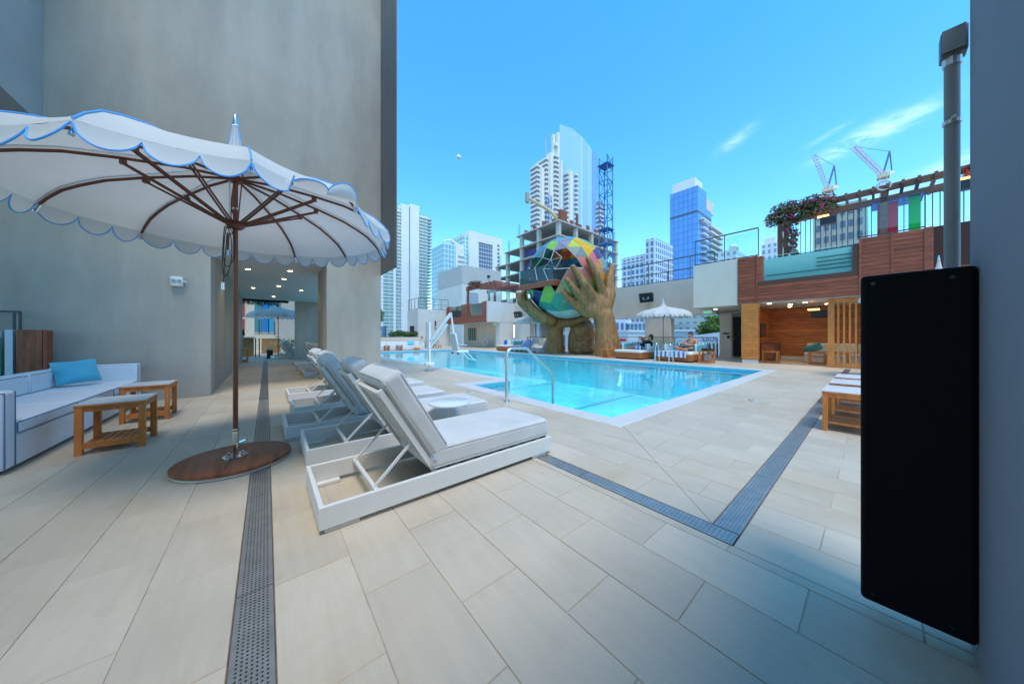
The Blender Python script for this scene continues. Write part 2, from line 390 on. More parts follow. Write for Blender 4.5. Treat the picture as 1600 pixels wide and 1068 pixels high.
for poly, x0 in regions:
    xs = [p[0] for p in poly]; ys = [p[1] for p in poly]
    i0 = math.floor((min(xs)-x0)/.3)-1; i1 = math.ceil((max(xs)-x0)/.3)+1
    for i in range(i0, i1):
        ax = x0+i*.3
        oy = .776 if (i % 2) else .48
        j0 = math.floor((min(ys)-oy)/.6)-1; j1 = math.ceil((max(ys)-oy)/.6)+1
        for j in range(j0, j1):
            ay = oy+j*.6
            P = [(ax+GAP, ay+GAP), (ax+.3-GAP, ay+GAP), (ax+.3-GAP, ay+.6-GAP), (ax+GAP, ay+.6-GAP)]
            cx = sum(xs)/len(xs); cy = sum(ys)/len(ys)
            for k in range(len(poly)):
                p, q = poly[k], poly[(k+1) % len(poly)]
                a, b = q[1]-p[1], p[0]-q[0]; c = a*p[0]+b*p[1]
                if a*cx+b*cy > c: a, b, c = -a, -b, -c
                if len(P) < 3: break
                P = clip(P, a, b, c)
            if len(P) < 3 or area(P) < .0015: continue
            mx_ = sum(p[0] for p in P)/len(P); my_ = sum(p[1] for p in P)/len(P)
            full = len(P) == 4 and abs(area(P)-(.3-2*GAP)*(.6-2*GAP)) < 1e-5
            dep = .636*mx_+.772*my_; rr = .772*mx_-.636*my_
            vis = dep > .55 and abs(rr)/dep < 1.9 and 1.1/dep < 1.6
            tiles.append((dep if vis else 1e3+dep, P, full, (ax, ay), random.uniform(-.0006, .0006)))
tiles.sort(key=lambda t: t[0])
def tile_mb(P, z=0.0, o=(0, 0)):
    cx = sum(p[0] for p in P)/len(P); cy = sum(p[1] for p in P)/len(P)
    top = []
    for x, y in P:
        d = math.hypot(cx-x, cy-y); s = .0022/d if d > .01 else 0
        top.append((x+(cx-x)*s-o[0], y+(cy-y)*s-o[1], z))
    bot = [(x-o[0], y-o[1], z-.0025) for x, y in P]; low = [(x-o[0], y-o[1], -.0039) for x, y in P]
    n = len(P); area2 = sum(P[i][0]*P[(i+1) % n][1]-P[(i+1) % n][0]*P[i][1] for i in range(n))
    F = [tuple(range(n))] + [(n+i, n+(i+1) % n, (i+1) % n, i) for i in range(n)] + [(2*n+i, 2*n+(i+1) % n, n+(i+1) % n, n+i) for i in range(n)]
    if area2 < 0: F = [tuple(reversed(f)) for f in F]
    return top+bot+low, F
full_me = None; rest = MB()
for k, (dep, P, full, o, dz) in enumerate(tiles):
    if k < 295:
        if full:
            if full_me is None:
                V, F = tile_mb([(p[0]-o[0], p[1]-o[1]) for p in P]); full_me = bpy.data.meshes.new('floor_tile'); full_me.from_pydata(V, [], F)
                full_me.materials.append(tile_m)
            t = bpy.data.objects.new('floor_tile', full_me); col.objects.link(t); t.location = (o[0], o[1], dz); t.parent = deck_o
        else:
            c = P[0]; V, F = tile_mb(P, 0, c); m = bpy.data.meshes.new('floor_tile'); m.from_pydata(V, [], F); m.materials.append(tile_m)
            t = bpy.data.objects.new('floor_tile', m); col.objects.link(t); t.location = (c[0], c[1], dz); t.parent = deck_o
    else:
        V, F = tile_mb(P, dz); rest.add(V, F)
kind(rest.build('floor_tiles', tile_m, deck_o), 'stuff')

# ---- drains: perforated steel over a dark channel
def perforated(mb, x0, y0, x1, y1, along_y, nh, pitch, rad, z=0.0, slot=1.0):
    """plate with real holes; each cell a square frame round an 8-gon hole"""
    w = (x1-x0) if along_y else (y1-y0); L = (y1-y0) if along_y else (x1-x0)
    edge = .012; cw = (w-2*edge)/nh; nl = max(1, round(L/pitch)); cl = L/nl
    def P(a, b): return (x0+a, y0+b, z) if along_y else (x0+b, y0+a, z)
    def quad(a0, b0, a1, b1):
        q = [P(a0, b0), P(a1, b0), P(a1, b1), P(a0, b1)]
        mb.add(q, [(0, 1, 2, 3) if along_y else (3, 2, 1, 0)])
    quad(0, 0, edge, L); quad(w-edge, 0, w, L)
    for j in range(nl):
        for i in range(nh):
            ca, cb = edge+(i+.5)*cw, (j+.5)*cl
            sh = 0
            sq = []; ho = []
            for k in range(8):
                a = math.pi/4*k
                ho.append(P(ca+rad*math.cos(a), cb+rad*slot*math.sin(a)))
            sqp = [(.5, 0), (.5, .5), (0, .5), (-.5, .5), (-.5, 0), (-.5, -.5), (0, -.5), (.5, -.5)]
            sq = [P(ca+u*cw, cb+v*cl) for u, v in sqp]
            F = [(k, (k+1) % 8, 8+(k+1) % 8, 8+k) for k in range(8)]
            if not along_y: F = [tuple(reversed(f)) for f in F]
            mb.add(sq+ho, F)
def drain(label, x0, y0, x1, y1, along_y, seg, nh, pitch, rad, near, slot=1.0):
    t = T('floor_drain', label, 'drain', (x0, y0, 0), 'slot drains in the deck')
    bx((x0-.004, y0-.004, -.03), (x1+.004, y1+.004, -.0030)).build('channel', dark_m, t)
    fr = MB()
    if along_y: fr.box((x0-.004, y0, -.005), (x0-.0008, y1, .001)); fr.box((x1+.0008, y0, -.005), (x1+.004, y1, .001))
    else: fr.box((x0, y0-.004, -.005), (x1, y0-.0008, .001)); fr.box((x0, y1+.0008, -.005), (x1, y1+.004, .001))
    fr.build('edge_strip', M('rust_edge', (0.16, .10, .07), .8, var=.4, vscale=15), t)
    a, L = 0.0, (y1-y0) if along_y else (x1-x0)
    while a < L-.01:
        b = min(L, a+seg); g = .002
        mb = MB()
        A = (x0, y0+a+g, x1, y0+b-g) if along_y else (x0+a+g, y0, x1*0+x0+b-g, y1)
        if a < near: perforated(mb, *A, along_y, nh, pitch, rad, 0.0, slot)
        else: mb.box((A[0], A[1], -.004), (A[2], A[3], 0.0))
        mb.build('grate', steel_m if a < near else M('grate_far', (0.17, .18, .195), .45, metal=.7, var=.1, vscale=30), t)
        a = b
drain('long grey perforated floor drain running past the umbrella base', -.098, -.3, .022, 17, True, 1.0, 7, .0165, .0038, 6.3)
drain('short slotted floor drain leading under the nearest lounger foot', 1.895, .471, 2.015, 7.7, True, 1.0, 5, .022, .0045, 2.4, .6)
drain('slotted floor drain running from the corner past the teak tables', 2.022, .471, 15.0, .595, False, 1.0, 6, .022, .0045, 4.2, .6)

# ---- pool
basin_m = M('pool_plaster', (0.29, 0.84, 0.95), 0.7, var=.10, vscale=.5, big=.25)
bs = MB(); BD = -1.45
bs.box((PX1, PY0, BD-.1), (PXF, PYF, BD))
bs.box((PX0, PY0, BD-.1), (PX1, PYA, BD))
for a, b in (((PX0, PY0-.2, BD), (PXF, PY0, -.035)), ((PXF, PY0-.2, BD), (PXF+.2, PYF+.2, -.035)), ((PX1-.2, PYF, BD), (PXF, PYF+.2, -.035)),
             ((PX0-.2, PY0-.2, BD), (PX0, PYA+.2, -.035)), ((PX0, PYA, BD), (PX1, PYA+.2, -.035)), ((PX1-.2, PYA+.2, BD), (PX1, PYF, -.035))):
    bs.box(a, b)
kind(bs.build('pool_basin', basin_m))
wl = T('waterline_tiles', 'band of blue waterline tiles around the inside of the pool', 'tile band', (PX1, PY0, -.1))
wl_m = M('waterline_tile', (.10, .42, .55), .25, var=.25, vscale=30)
for a, b in (((PX0+.001, PY0+.001, -.24), (PXF, PY0+.006, -.036)), ((PXF-.006, PY0+.006, -.24), (PXF-.001, PYF, -.036)), ((PX1, PYF-.006, -.24), (PXF-.006, PYF-.001, -.036)), ((PX0+.001, PY0+.006, -.24), (PX0+.006, PYA, -.036)), ((PX0+.006, PYA-.006, -.24), (PX1+.001, PYA-.001, -.036)), ((PX1+.001, PYA, -.24), (PX1+.006, PYF-.006, -.036))):
    bx(a, b).build('tile_course', wl_m, wl)
stp = MB()
for k in range(5):
    o = bx((PX0+.001, PY0+.002, BD), (PX0+.30*(k+1), PYA-.002, WZ-.14-.2*k+0.0)) if False else None
pool_steps = T('pool_steps', 'submerged white steps leading into the pool at its near corner', 'steps', (PX0, PY0, BD))
step_m = M('step_plaster', (0.50, 0.80, 0.82), .7)
nose_m = M('step_edge_tile', (0.12, 0.36, 0.46), .4)
for k in range(5):
    x = PX0+.02+.28*k; z = WZ-.12-.2*k
    s = bx((x, PY0+.004, BD+.002), (x+.28, PYA-.004, z)).build('step', step_m, pool_steps)
    bx((x+.235, PY0+.006, z), (x+.277, PYA-.006, z+.004)).build('nosing', nose_m, s)
cop = M('white_coping', (0.56, 0.55, 0.53), 0.6, var=.04, vscale=4, rnd=.03)
cp = T('pool_coping', 'white stone edge framing the swimming pool', 'pool edge', (PX0, PY0, 0))
def run(x0, y0, x1, y1):
    L = max(x1-x0, y1-y0); n = max(1, round(L/1.2)); al = (x1-x0) > (y1-y0)
    for i in range(n):
        a, b = L*i/n+.0015, L*(i+1)/n-.0015
        A = ((x0+a, y0, -.10), (x0+b, y1, .004)) if al else ((x0, y0+a, -.10), (x1, y0+b, .004))
        bx(*A).build('coping_stone', cop, cp, bevel=.012)
run(PX0-.3, PY0-.3, PXF+.3, PY0-.002); run(PX0-.3, PY0, PX0-.002, PYA+.3); run(PX0, PYA+.002, PX1-.302, PYA+.3)
run(PX1-.3, PYA+.002, PX1-.002, PYF+.3); run(PXF+.002, PY0, PXF+.3, PYF+.3); run(PX1, PYF+.002, PXF, PYF+.3)
wm = glassy('pool_water', (0.66, 0.99, 1.0), ior=1.33, rough=.015)
nt = wm.node_tree
tcw = nt.nodes.new('ShaderNodeTexCoord'); nw = nt.nodes.new('ShaderNodeTexNoise'); nw.inputs['Scale'].default_value = 2.2; nw.inputs['Detail'].default_value = 3
bw = nt.nodes.new('ShaderNodeBump'); bw.inputs['Strength'].default_value = .13; bw.inputs['Distance'].default_value = .05
nt.links.new(tcw.outputs['Object'], nw.inputs['Vector']); nt.links.new(nw.outputs[0], bw.inputs['Height'])
for n in nt.nodes:
    if n.type in ('BSDF_GLOSSY', 'FRESNEL'): nt.links.new(bw.outputs[0], n.inputs['Normal'])
w = MB().add([(PX0, PY0, WZ), (PXF, PY0, WZ), (PXF, PYF, WZ), (PX1, PYF, WZ), (PX1, PYA, WZ), (PX0, PYA, WZ)], [(0, 1, 2, 5), (2, 3, 4, 5)] if False else [(0, 1, 2, 3, 4, 5)])
kind(w.build('pool_water', wm))
lane_m = M('lane_tile', (0.10, .50, .66), .4)
ll = T('pool_floor_lines', 'darker tile lines crossing the pool floor', 'tile lines', (8, 12, BD))
for y in (6.5, 11.0, 16.0): bx((PX1+.2, y, BD), (PXF-.2, y+.22, BD+.003)).build('line', lane_m, ll)
mk = M('printed_marker_tile', (0.62, .62, .60), .5); ink = M('marker_ink', (0.06, .07, .08), .6)
for x, y, l in ((6.3, 1.25, 'small white depth marker tile in the deck by the pool\'s near right edge'), (3.0, 5.0, 'small white depth marker tile in the deck beside the pool steps')):
    t = T('depth_marker', l, 'marker', (x, y, 0)); bx((x, y, .0006), (x+.15, y+.15, .0035)).build('plate', mk, t)
    g = MB(); g.tube(arc((x+.075, y+.075, .0045), .055, 0, 6.283, 20, 'xy')[:-1], .004, 5, True); g.bar((x+.04, y+.04, .0045), (x+.11, y+.11, .0045), .008, .002)
    g.bar((x+.05, y+.085, .0045), (x+.10, y+.085, .0045), .006, .002); g.build('symbol', ink, t)

# ================================================================ hotel wing on the left
h = T('hotel_building', 'tall raw concrete hotel wall with overhanging fin behind the sofa', 'building', (-2, 7.8, 0))
def wall_prism(poly, y0, y1):
    n = len(poly); return MB().add([(x, y0, z) for x, z in poly]+[(x, y1, z) for x, z in poly], [tuple(range(n)), tuple(range(2*n-1, n-1, -1))]+[(i, n+i, n+(i+1) % n, (i+1) % n) for i in range(n)])
wall_prism([(-7, 0), (-.8, 0), (-.8, 2.752), (1.04, 2.752), (1.04, 0), (2.19, 0), (2.19, 16), (-7, 16)], 7.8, 9.27).build('wall', conc_m, h, fix=True)
wall_prism([(-7, 0), (-.8, 0), (-.8, 2.752), (2.19, 2.752), (2.19, 16), (-7, 16)], 9.2702, 17.2).build('rear_wall', conc_m, h, fix=True)
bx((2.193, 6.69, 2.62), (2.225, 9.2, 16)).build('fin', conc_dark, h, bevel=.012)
bx((1.03, 17.0, 0), (3.2, 17.6, 2.751)).build('end_wall', conc_m, h, bevel=.012)
bx((-.795, 7.9, 2.72), (1.9, 17.15, 2.7515)).build('ceiling', ceil_m, h)
lamp_e = M('warm_downlight', (1.0, 0.78, 0.45), .5, emit=9)
for x, y in ((-.35, 9.6), (.45, 9.2), (.38, 10.6), (.30, 12.2), (-.35, 13.2), (.95, 12.9), (.22, 15.6)):
    rg = MB().lathe([(.05, 0), (.062, 0), (.062, -.005), (.05, -.005)], (x, y, 2.7195), 14).build('downlight_ring', white_p, h)
    MB().lathe([(.001, 0), (.048, 0), (.044, -.010), (.001, -.010)], (x, y, 2.7195), 12).build('downlight_lens', lamp_e, rg)
    downlamp(x, y, 2.70, 6)
bx((-.799, 12.2, .0), (-.785, 13.1, 2.1)).build('door', stucco_m, h)
for k in range(3): bx((-.798, 8.35+.10*k, .33), (-.79, 8.41+.10*k, .43-.02*k)).build('wall_outlet', M('outlet_grey', (.3, .3, .3), .5), h)
h2 = T('hotel_overhang', 'grey concrete overhang at the upper left corner above the sofa', 'building', (-4, 2, 4.2))
bx((-8, -3, 4.2), (-2.55, 7.79, 8.6)).build('soffit_block', M('concrete_shade', (0.36, .37, .38), .85, var=.08, vscale=.8, bump=.15, bscale=30), h2)
h3 = T('hotel_side_wall', 'smooth grey concrete wall at the right edge of the terrace', 'wall', (0, -1.5, 0))
bx((-7, -.60, 0), (1.945, -.22, 2.34)).build('wall', M('smooth_concrete', (0.20, 0.22, 0.26), .8, var=.07, vscale=1.2, bump=.12, bscale=25), h3, bevel=.01)  # dark blue cast of sky-lit shade is put into the concrete colour
h4 = T('lift_core', 'plain white lift core', 'building', (0, 0, 0)) if False else None
# emergency light
e = T('emergency_light', 'small white twin-head emergency light on the concrete wall', 'wall light', (-1.21, 7.78, 2.06))
bx((-1.29, 7.73, 1.97), (-1.14, 7.796, 2.14)).build('housing', white_p, e, bevel=.015)
for x in (-1.25, -1.18): MB().tube([(x, 7.735, 2.07), (x, 7.70, 2.065)], .027, 12).build('lamp_head', steel_b, e)
MB().tube([(-1.135, 7.77, 2.06), (-1.10, 7.755, 2.06)], .018, 10).build('side_lamp', white_p, e)
# conduit pipe with a box at the end of the right wall
c = T('conduit_pipe', 'grey vertical conduit pipe with a square floodlight box on top', 'pipe', (2.0, -.19, 0))
pg = M('pipe_grey', (0.20, .21, .22), .5, var=.08, vscale=5)
MB().tube([(2.0, -.19, 0), (2.0, -.19, 2.14)], .0183, 16).build('pipe', pg, c, smooth=True)
for z in (.5, 1.9): MB().tube([(2.0, -.19, z), (2.0, -.19, z+.014)], .022, 16).build('clamp', steel_b, c); bx((1.946, -.195, z+.002), (1.975, -.185, z+.012)).build('clamp_arm', steel_b, c)
MB().tube([(2.0, -.19, 2.12), (2.0, -.19, 2.15)], .0225, 16).build('coupling', steel_b, c)
bx((1.968, -.222, 2.15), (2.032, -.163, 2.245)).build('junction_box', M('box_grey', (.07, .075, .08), .4), c, bevel=.006)
bx((1.956, -.215, 2.16), (1.963, -.165, 2.24)).build('cover_plate', pg, c)
# black cabinet
k = T('wall_cabinet', 'tall black covered cabinet hung on the grey wall at right', 'cabinet', (1.87, -.1, .09))
bx((1.782, -.2185, .085), (1.915, .031, 1.333)).build('body', black_v, k, bevel=.014, seg=3)
for y, z in ((-.17, .12), (.0, .12), (-.17, 1.30), (.0, 1.30)): MB().tube([(1.7805, y, z), (1.7825, y, z)], .006, 10).build('snap_button', M('dark_button', (.03, .03, .035), .3, metal=.8), k)

# ================================================================ umbrella
UMB_RIB = [(.035, 2.47), (.30, 2.45), (.62, 2.39), (.85, 2.335), (1.0, 2.275), (1.10, 2.225), (1.18, 2.155), (1.23, 2.095)]
canvas = cloth('white_canvas', (0.71, 0.69, 0.66), .34)
def make_umbrella(name, label, group, detail=True, flip=True):
    """origin at the base centre; twelve ribs, pagoda top, scalloped edge with blue piping"""
    t = T(name, label, 'umbrella', (0, 0, 0), group)
    n = 12; th = [R(-44+30*k-39.5) for k in range(n)]      # rib azimuths
    prof = [(.020, 2.93), (.030, 2.84), (.05, 2.72), (.085, 2.62), (.14, 2.56), (.22, 2.52), (.40, 2.475)] + [(r+.012, z+.028) for r, z in UMB_RIB[2:]]
    NS = 6
    # base
    if detail:
        MB().lathe([(.365, 0), (.382, .006), (.382, .022), (.376, .026)], n=64).build('base_weight', M('galvanised_base', (.55, .58, .55), .45, metal=.4), t, smooth=True)
        MB().lathe([(.384, .026), (.389, .028), (.389, .050), (.384, .053)], n=64).build('base_cover', walnut, t, smooth=True)
        fl = MB().lathe([(.082, .053), (.086, .055), (.086, .064), (.026, .070)], n=24).build('flange', chrome, t, smooth=True)
        for k in range(4):
            a = math.pi/4+math.pi/2*k; MB().lathe([(.011, .064), (.011, .078), (.006, .082)], (.066*math.cos(a), .066*math.sin(a), 0), 8).build('bolt', chrome, fl)
        MB().tube([(.0, 0, .16), (0, 0, .262)], .024, 16).build('sleeve', M('satin_sleeve', (.62, .60, .52), .3, metal=.9), t, smooth=True)
        MB().tube([(0, 0, .262), (0, 0, .275)], .028, 16).build('collar', chrome, t, smooth=True)
        MB().tube([(0, 0, .285), (0, 0, .297)], .027, 16).build('collar', chrome, t, smooth=True)
        MB().tube([(.012, -.034, .07), (.012, -.034, .18)], .009, 8).build('locking_pin', chrome, t)
        MB().tube([(.03, -.02, .175), (.075, -.045, .195)], .013, 10).build('tightening_knob', chrome, t)
    else:
        MB().lathe([(.40, 0), (.42, .01), (.42, .06), (.40, .07), (.05, .08)], n=32).build('base_weight', brown_al, t, smooth=True)
    MB().tube([(0, 0, .06), (0, 0, 2.47)], .0175, 14).build('pole', M('reddish_pole', (0.21, .062, .028), .38, var=.12, vscale=5, vmap=(4, 4, .6)), t, smooth=True)
    hub = MB().lathe([(.03, 2.44), (.055, 2.445), (.055, 2.485), (.03, 2.49)], n=16).build('hub', brown_al, t, smooth=True)
    run_ = MB().lathe([(.028, 2.03), (.045, 2.035), (.065, 2.06), (.065, 2.095), (.04, 2.10)], n=16).build('runner', brown_al, t, smooth=True)
    if detail:
        bx((-.05, -.03, 1.985), (-.015, .02, 2.03)).build('pulley', chrome, run_, bevel=.006)
        MB().tube([(-.034, -.012, 2.03), (-.036, -.012, 2.44)], .006, 6).build('lift_cable', steel_b, t)
        MB().tube([(0, 0, 2.2), (0, 0, 2.215)], .0235, 14).build('pole_joint', steel_b, t)
        loop = [(-.05 + .055*math.sin(a)*(.6+.4*math.cos(a/2)), -.045+.02*math.sin(a), 1.86+.17*math.cos(a)) for a in [2*math.pi*k/28 for k in range(28)]]
        MB().tube(loop, .0035, 5, True).build('cord', black_m, t)
        loop2 = [(p[0]*.8-.02, p[1]-.015, (p[2]-2.03)*1.25+2.03) for p in loop]
        MB().tube(loop2, .0035, 5, True).build('cord', black_m, t)
        MB().tube([(-.05, -.05, 1.98), (-.07, -.06, 1.6), (-.072, -.062, 1.54)], .003, 5).build('cord', black_m, t)
        MB().tube([(-.072, -.062, 1.55), (-.072, -.062, 1.49)], .010, 10).build('cord_weight', chrome, t)
    for k in range(n):
        c, s = math.cos(th[k]), math.sin(th[k])
        rb = MB().tube([(r*c, r*s, z) for r, z in UMB_RIB], [.011]*6+[.010, .009], 8).build('rib', brown_al, t, smooth=True)
        MB().tube([(1.225*c, 1.225*s, 2.10), (1.25*c, 1.25*s, 2.045)], .011, 8).build('rib_tip', chrome, rb)
        jx, jz = .60, 2.37
        bxm = Matrix.Rotation(th[k], 3, 'Z')
        MB().obox((jx*c, jx*s, jz-.005), (.035, .03, .03), bxm).build('strut_joint', brown_al, rb)
        st = MB()
        for o in (-.011, .011):
            st.bar((.06*c-o*s, .06*s+o*c, 2.075), (jx*c-o*s, jx*s+o*c, jz-.012), .007, .016)
        st.build('strut', brown_al, rb)
    # canopy cloth
    V = []; F = []
    for k in range(n):
        t0, t1 = th[k], th[(k+1) % n]
        base = len(V)
        for i, (r, z) in enumerate(prof):
            for j in range(NS+1):
                u = j/NS
                x = r*((1-u)*math.cos(t0)+u*math.cos(t1)); y = r*((1-u)*math.sin(t0)+u*math.sin(t1))
                q = 4*u*(1-u); sag = .022*q*min(1, r/.9)
                V.append((x*(1-.012*q), y*(1-.012*q), z-sag+.004*math.sin(3*k+5*u+9*r)*q))
        w = NS+1
        for i in range(len(prof)-1):
            for j in range(NS):
                F.append((base+i*w+j, base+(i+1)*w+j, base+(i+1)*w+j+1, base+i*w+j+1))
    cm = MB().add(V, F); cm_o = cm.build('canopy', canvas, t, smooth=True)
    # scalloped valance, panel by panel
    R0, Z0 = prof[-1]; NC = 36
    for k in range(n):
        t0, t1 = th[k], th[(k+1) % n]
        V = []; F = []; edge = []
        rows = 5
        for i in range(rows+1):
            for j in range(NC+1):
                u = j/NC; q = 4*u*(1-u)
                x = R0*((1-u)*math.cos(t0)+u*math.cos(t1))*(1-.012*q); y = R0*((1-u)*math.sin(t0)+u*math.sin(t1))*(1-.012*q); z = Z0-.022*q
                sc = abs(math.sin(3*math.pi*u))**.55
                dep = .018+.105*sc
                am = (t0+t1)/2 if abs(t1-t0) < 3 else t0+math.pi/n
                ox, oy = math.cos(am), math.sin(am)
                lift = .30+.12*math.sin(2.3*k+4*u)
                if flip and k == 0 and u > .3: lift = 2.55 if u > .66 else 1.7
                f = i/rows*dep
                bend = lift*(.55+.45*i/rows)
                V.append((x+ox*f*math.sin(bend), y+oy*f*math.sin(bend), z-f*math.cos(bend)))
                if i == rows: edge.append(V[-1])
        w = NC+1
        for i in range(rows):
            for j in range(NC): F.append((i*w+j, (i+1)*w+j, (i+1)*w+j+1, i*w+j+1))
        va = MB().add(V, F).build('valance', canvas, cm_o, smooth=True)
        if detail: MB().tube(edge, .0048, 5).build('piping', pipe_blue, va)
        c, s = math.cos(t0), math.sin(t0)
        if detail: MB().tube([((r+.004)*c, (r+.004)*s, z+.004) for r, z in prof], [.0012 if r < .1 else (.003 if r < .3 else .0045) for r, z in prof], 5).build('seam_piping', pipe_blue, cm_o)
    MB().lathe([(.012, 2.91), (.024, 2.93), (.024, 2.945), (.016, 2.97), (.012, 3.02), (.004, 3.035)], n=14).build('finial', chrome, t, smooth=True)
    return t
umb = make_umbrella('patio_umbrella', 'large open white umbrella with blue piping on a round wooden base in front', 'white scalloped umbrellas')
umb.location = (-.21, 3.54, 0)
umbf = make_umbrella('patio_umbrella', 'white scalloped umbrella shading the two wooden daybeds across the pool', 'white scalloped umbrellas', False, False)
umbf.location = (14.9, 6.5, 0)
dup(umbf, (14.4, 15.4, 0), .3, 'white scalloped umbrella left of the giant hand sculpture')
dup(umbf, (.45, 19.2, 0), .15, 'white scalloped umbrella beyond the far end of the covered passage')
dup(umbf, (12.4, -1.0, 0), .5, 'white umbrella mostly hidden behind the tall black cabinet')

# ================================================================ loungers
def make_lounger(label):
    """origin at head corner; x along the body (0..1.85), y across (0..0.70)"""
    t = T('sun_lounger', label, 'sun lounger', (0, 0, 0), 'white sun loungers in a row along the pool')
    for y in (0, .672): bx((0, y, .028), (1.85, y+.028, .155)).build('side_rail', white_p, t, bevel=.004)
    bx((.001, .0285, .0285), (.028, .6715, .1545)).build('head_board', white_p, t, bevel=.004)
    bx((1.822, .0285, .0285), (1.849, .6715, .1545)).build('foot_board', white_p, t, bevel=.004)
    for x in (.03, 1.62):
        for y in (.012, .63): bx((x, y, 0), (x+.18, y+.06, .0275)).build('foot', white_p, t, bevel=.006)
    bx((.30, .03, .118), (.325, .67, .143)).build('cross_bar', white_p, t, bevel=.003)
    for k in range(9): bx((.72+.12*k, .03, .135), (.79+.12*k, .67, .150)).build('slat', white_p, t)
    # back frame
    a = R(58.5); d = Vector((-math.cos(a), 0, math.sin(a))); nrm = Vector((math.sin(a), 0, math.cos(a)))
    h0 = Vector((.715, 0, .125)); m = Matrix((d, Vector((0, 1, 0)), -nrm)).transposed()
    bf = MB()
    for y in (.06, .64): bf.obox(h0+d*.36+Vector((0, y, 0)), (.76, .028, .035), m)
    for s in (.06, .70): bf.obox(h0+d*s+Vector((0, .35, 0)), (.035, .55, .028), m)
    b = bf.build('back_frame', white_p, t, bevel=.003)
    for k in range(5): MB().obox(h0+d*.38+nrm*.004+Vector((0, .16+.095*k, 0)), (.60, .05, .012), m).build('back_slat', white_p, b)
    for y in (.085, .615):
        MB().bar(h0+d*.30-nrm*.02+Vector((0, y, 0)), (.30, y, .135), .016, .016).build('support_strut', white_p, t)
    # cushions
    sc_ = bx((.66, .02, .156), (1.845, .68, .325)).build('seat_cushion', cush_m, t, bevel=.045, seg=4)
    for z in (.178, .303): MB().tube([(.69, .0225, z), (1.80, .0225, z), (1.8425, .065, z), (1.8425, .635, z), (1.80, .6775, z), (.69, .6775, z)], .0035, 5).build('seam', cush_m, sc_)
    c = h0+d*.445+nrm*(.028+.075)+Vector((0, .35, 0))
    bc = MB().obox(c, (.70, .66, .145), m).build('back_cushion', cush_m, t, bevel=.042, seg=4)
    for o_ in (-.058, .058):
        e1, e2 = c-d*.31+nrm*o_, c+d*.31+nrm*o_; y_ = Vector((0, .3275, 0))
        MB().tube([e1-y_, e2-y_, e2+d*.035-y_*.87, e2+d*.035+y_*.87, e2+y_, e1+y_], .0035, 5).build('seam', cush_m, bc)
    p = h0+d*.12+nrm*.04+Vector((0, .0155, 0))
    MB().obox(p, (.03, .003, .018), m).build('care_tag', M('blue_tag', (.45, .55, .75), .6), bc)
    return t
lg = make_lounger('nearest white cushioned sun lounger with its backrest raised')
lg.location = (.22, 1.93, 0)
lbl = ['second nearest white sun lounger, behind the small round table', 'third nearest white sun lounger in the front row',
       'fourth nearest white sun lounger in the front row', 'fifth white sun lounger, nearest to the concrete column']
for (x, y), l in zip(((.25, 2.98), (.15, 3.87), (.27, 4.86), (.27, 6.08)), lbl):
    dup(lg, (x, y, 0), random.uniform(-.02, .02), l)
lbl = ['white sun lounger just beyond the concrete column', 'second white sun lounger beyond the concrete column', 'third white sun lounger beyond the concrete column',
       'last white sun lounger before the far grey wall of the passage']
for (x, y), l in zip(((.76, 9.5), (.75, 10.4), (.75, 11.6), (.78, 13.5)), lbl):
    dup(lg, (x, y, 0), random.uniform(-.02, .02), l)
dup(lg, (.28, 18.1, 0), .2, 'shaded lounger under the far umbrella at the end of the passage', 'loungers at the end of the passage')
dup(lg, (.42, 19.6, 0), .2, 'second shaded lounger under the far umbrella at the end of the passage', 'loungers at the end of the passage')

# round side table
rt = T('round_side_table', 'small round white table on one leg between the two nearest loungers', 'table', (1.46, 2.79, 0))
MB().lathe([(.205, .405), (.212, .409), (.212, .422), (.206, .427)], (1.46, 2.79, 0), 48).build('table_top', M('grey_edge_top', (.66, .69, .74), .22, var=.03), rt, smooth=True)
MB().tube([(1.46, 2.79, .01), (1.46, 2.79, .405)], .014, 12).build('leg', M('beige_leg', (.62, .55, .48), .4), rt)
MB().lathe([(.13, 0), (.135, .004), (.135, .010), (.02, .014)], (1.46, 2.79, 0), 32).build('foot_plate', white_p, rt)

# ================================================================ sofa
sf = T('outdoor_sofa', 'long white outdoor sofa with blue piping along the left side', 'sofa', (-2.0, 6, 0))
SX0, SX1, SY0, SY1 = -2.42, -1.60, 4.36, 7.66
bx((SX0+.04, SY0+.04, 0), (SX1-.05, SY1-.04, .035)).build('plinth', dark_m, sf)
for y in (SY0, SY1-.14): bx((SX0+.001, y, .03), (SX1+.004, y+.14, .66)).build('arm', vinyl_m, sf, bevel=.025, seg=3)
L3 = (SY1-SY0-.28)/3
for i in range(3):
    y0 = SY0+.14+L3*i; y1 = y0+L3
    bx((SX0+.01, y0+.003, .03), (SX1, y1-.003, .285)).build('base_module', vinyl_m, sf, bevel=.012)
    sc = bx((SX0+.14, y0+.003, .287), (SX1+.012, y1-.003, .40)).build('seat_cushion', vinyl_m, sf, bevel=.022, seg=3)
    for z in (.300, .388): MB().tube([(SX1+.011, y0+.02, z), (SX1+.011, y1-.02, z)], .0045, 6).build('piping', pipe_navy, sc)
    MB().tube([(SX1+.008, y0+.008, .30), (SX1+.008, y0+.008, .388)], .004, 6).build('piping', pipe_navy, sc)
    bc = bx((SX0+.02, y0+.003, .402), (SX0+.20, y1-.003, .64)).build('back_cushion', vinyl_m, sf, bevel=.03, seg=3)
    MB().tube([(SX0+.196, y0+.03, .44), (SX0+.196, y0+.03, .625), (SX0+.196, y1-.03, .625), (SX0+.196, y1-.03, .44)], .0045, 6).build('piping', pipe_navy, bc)
bx((SX0, SY0+.143, .03), (SX0+.018, SY1-.143, .62)).build('back_panel', vinyl_m, sf)
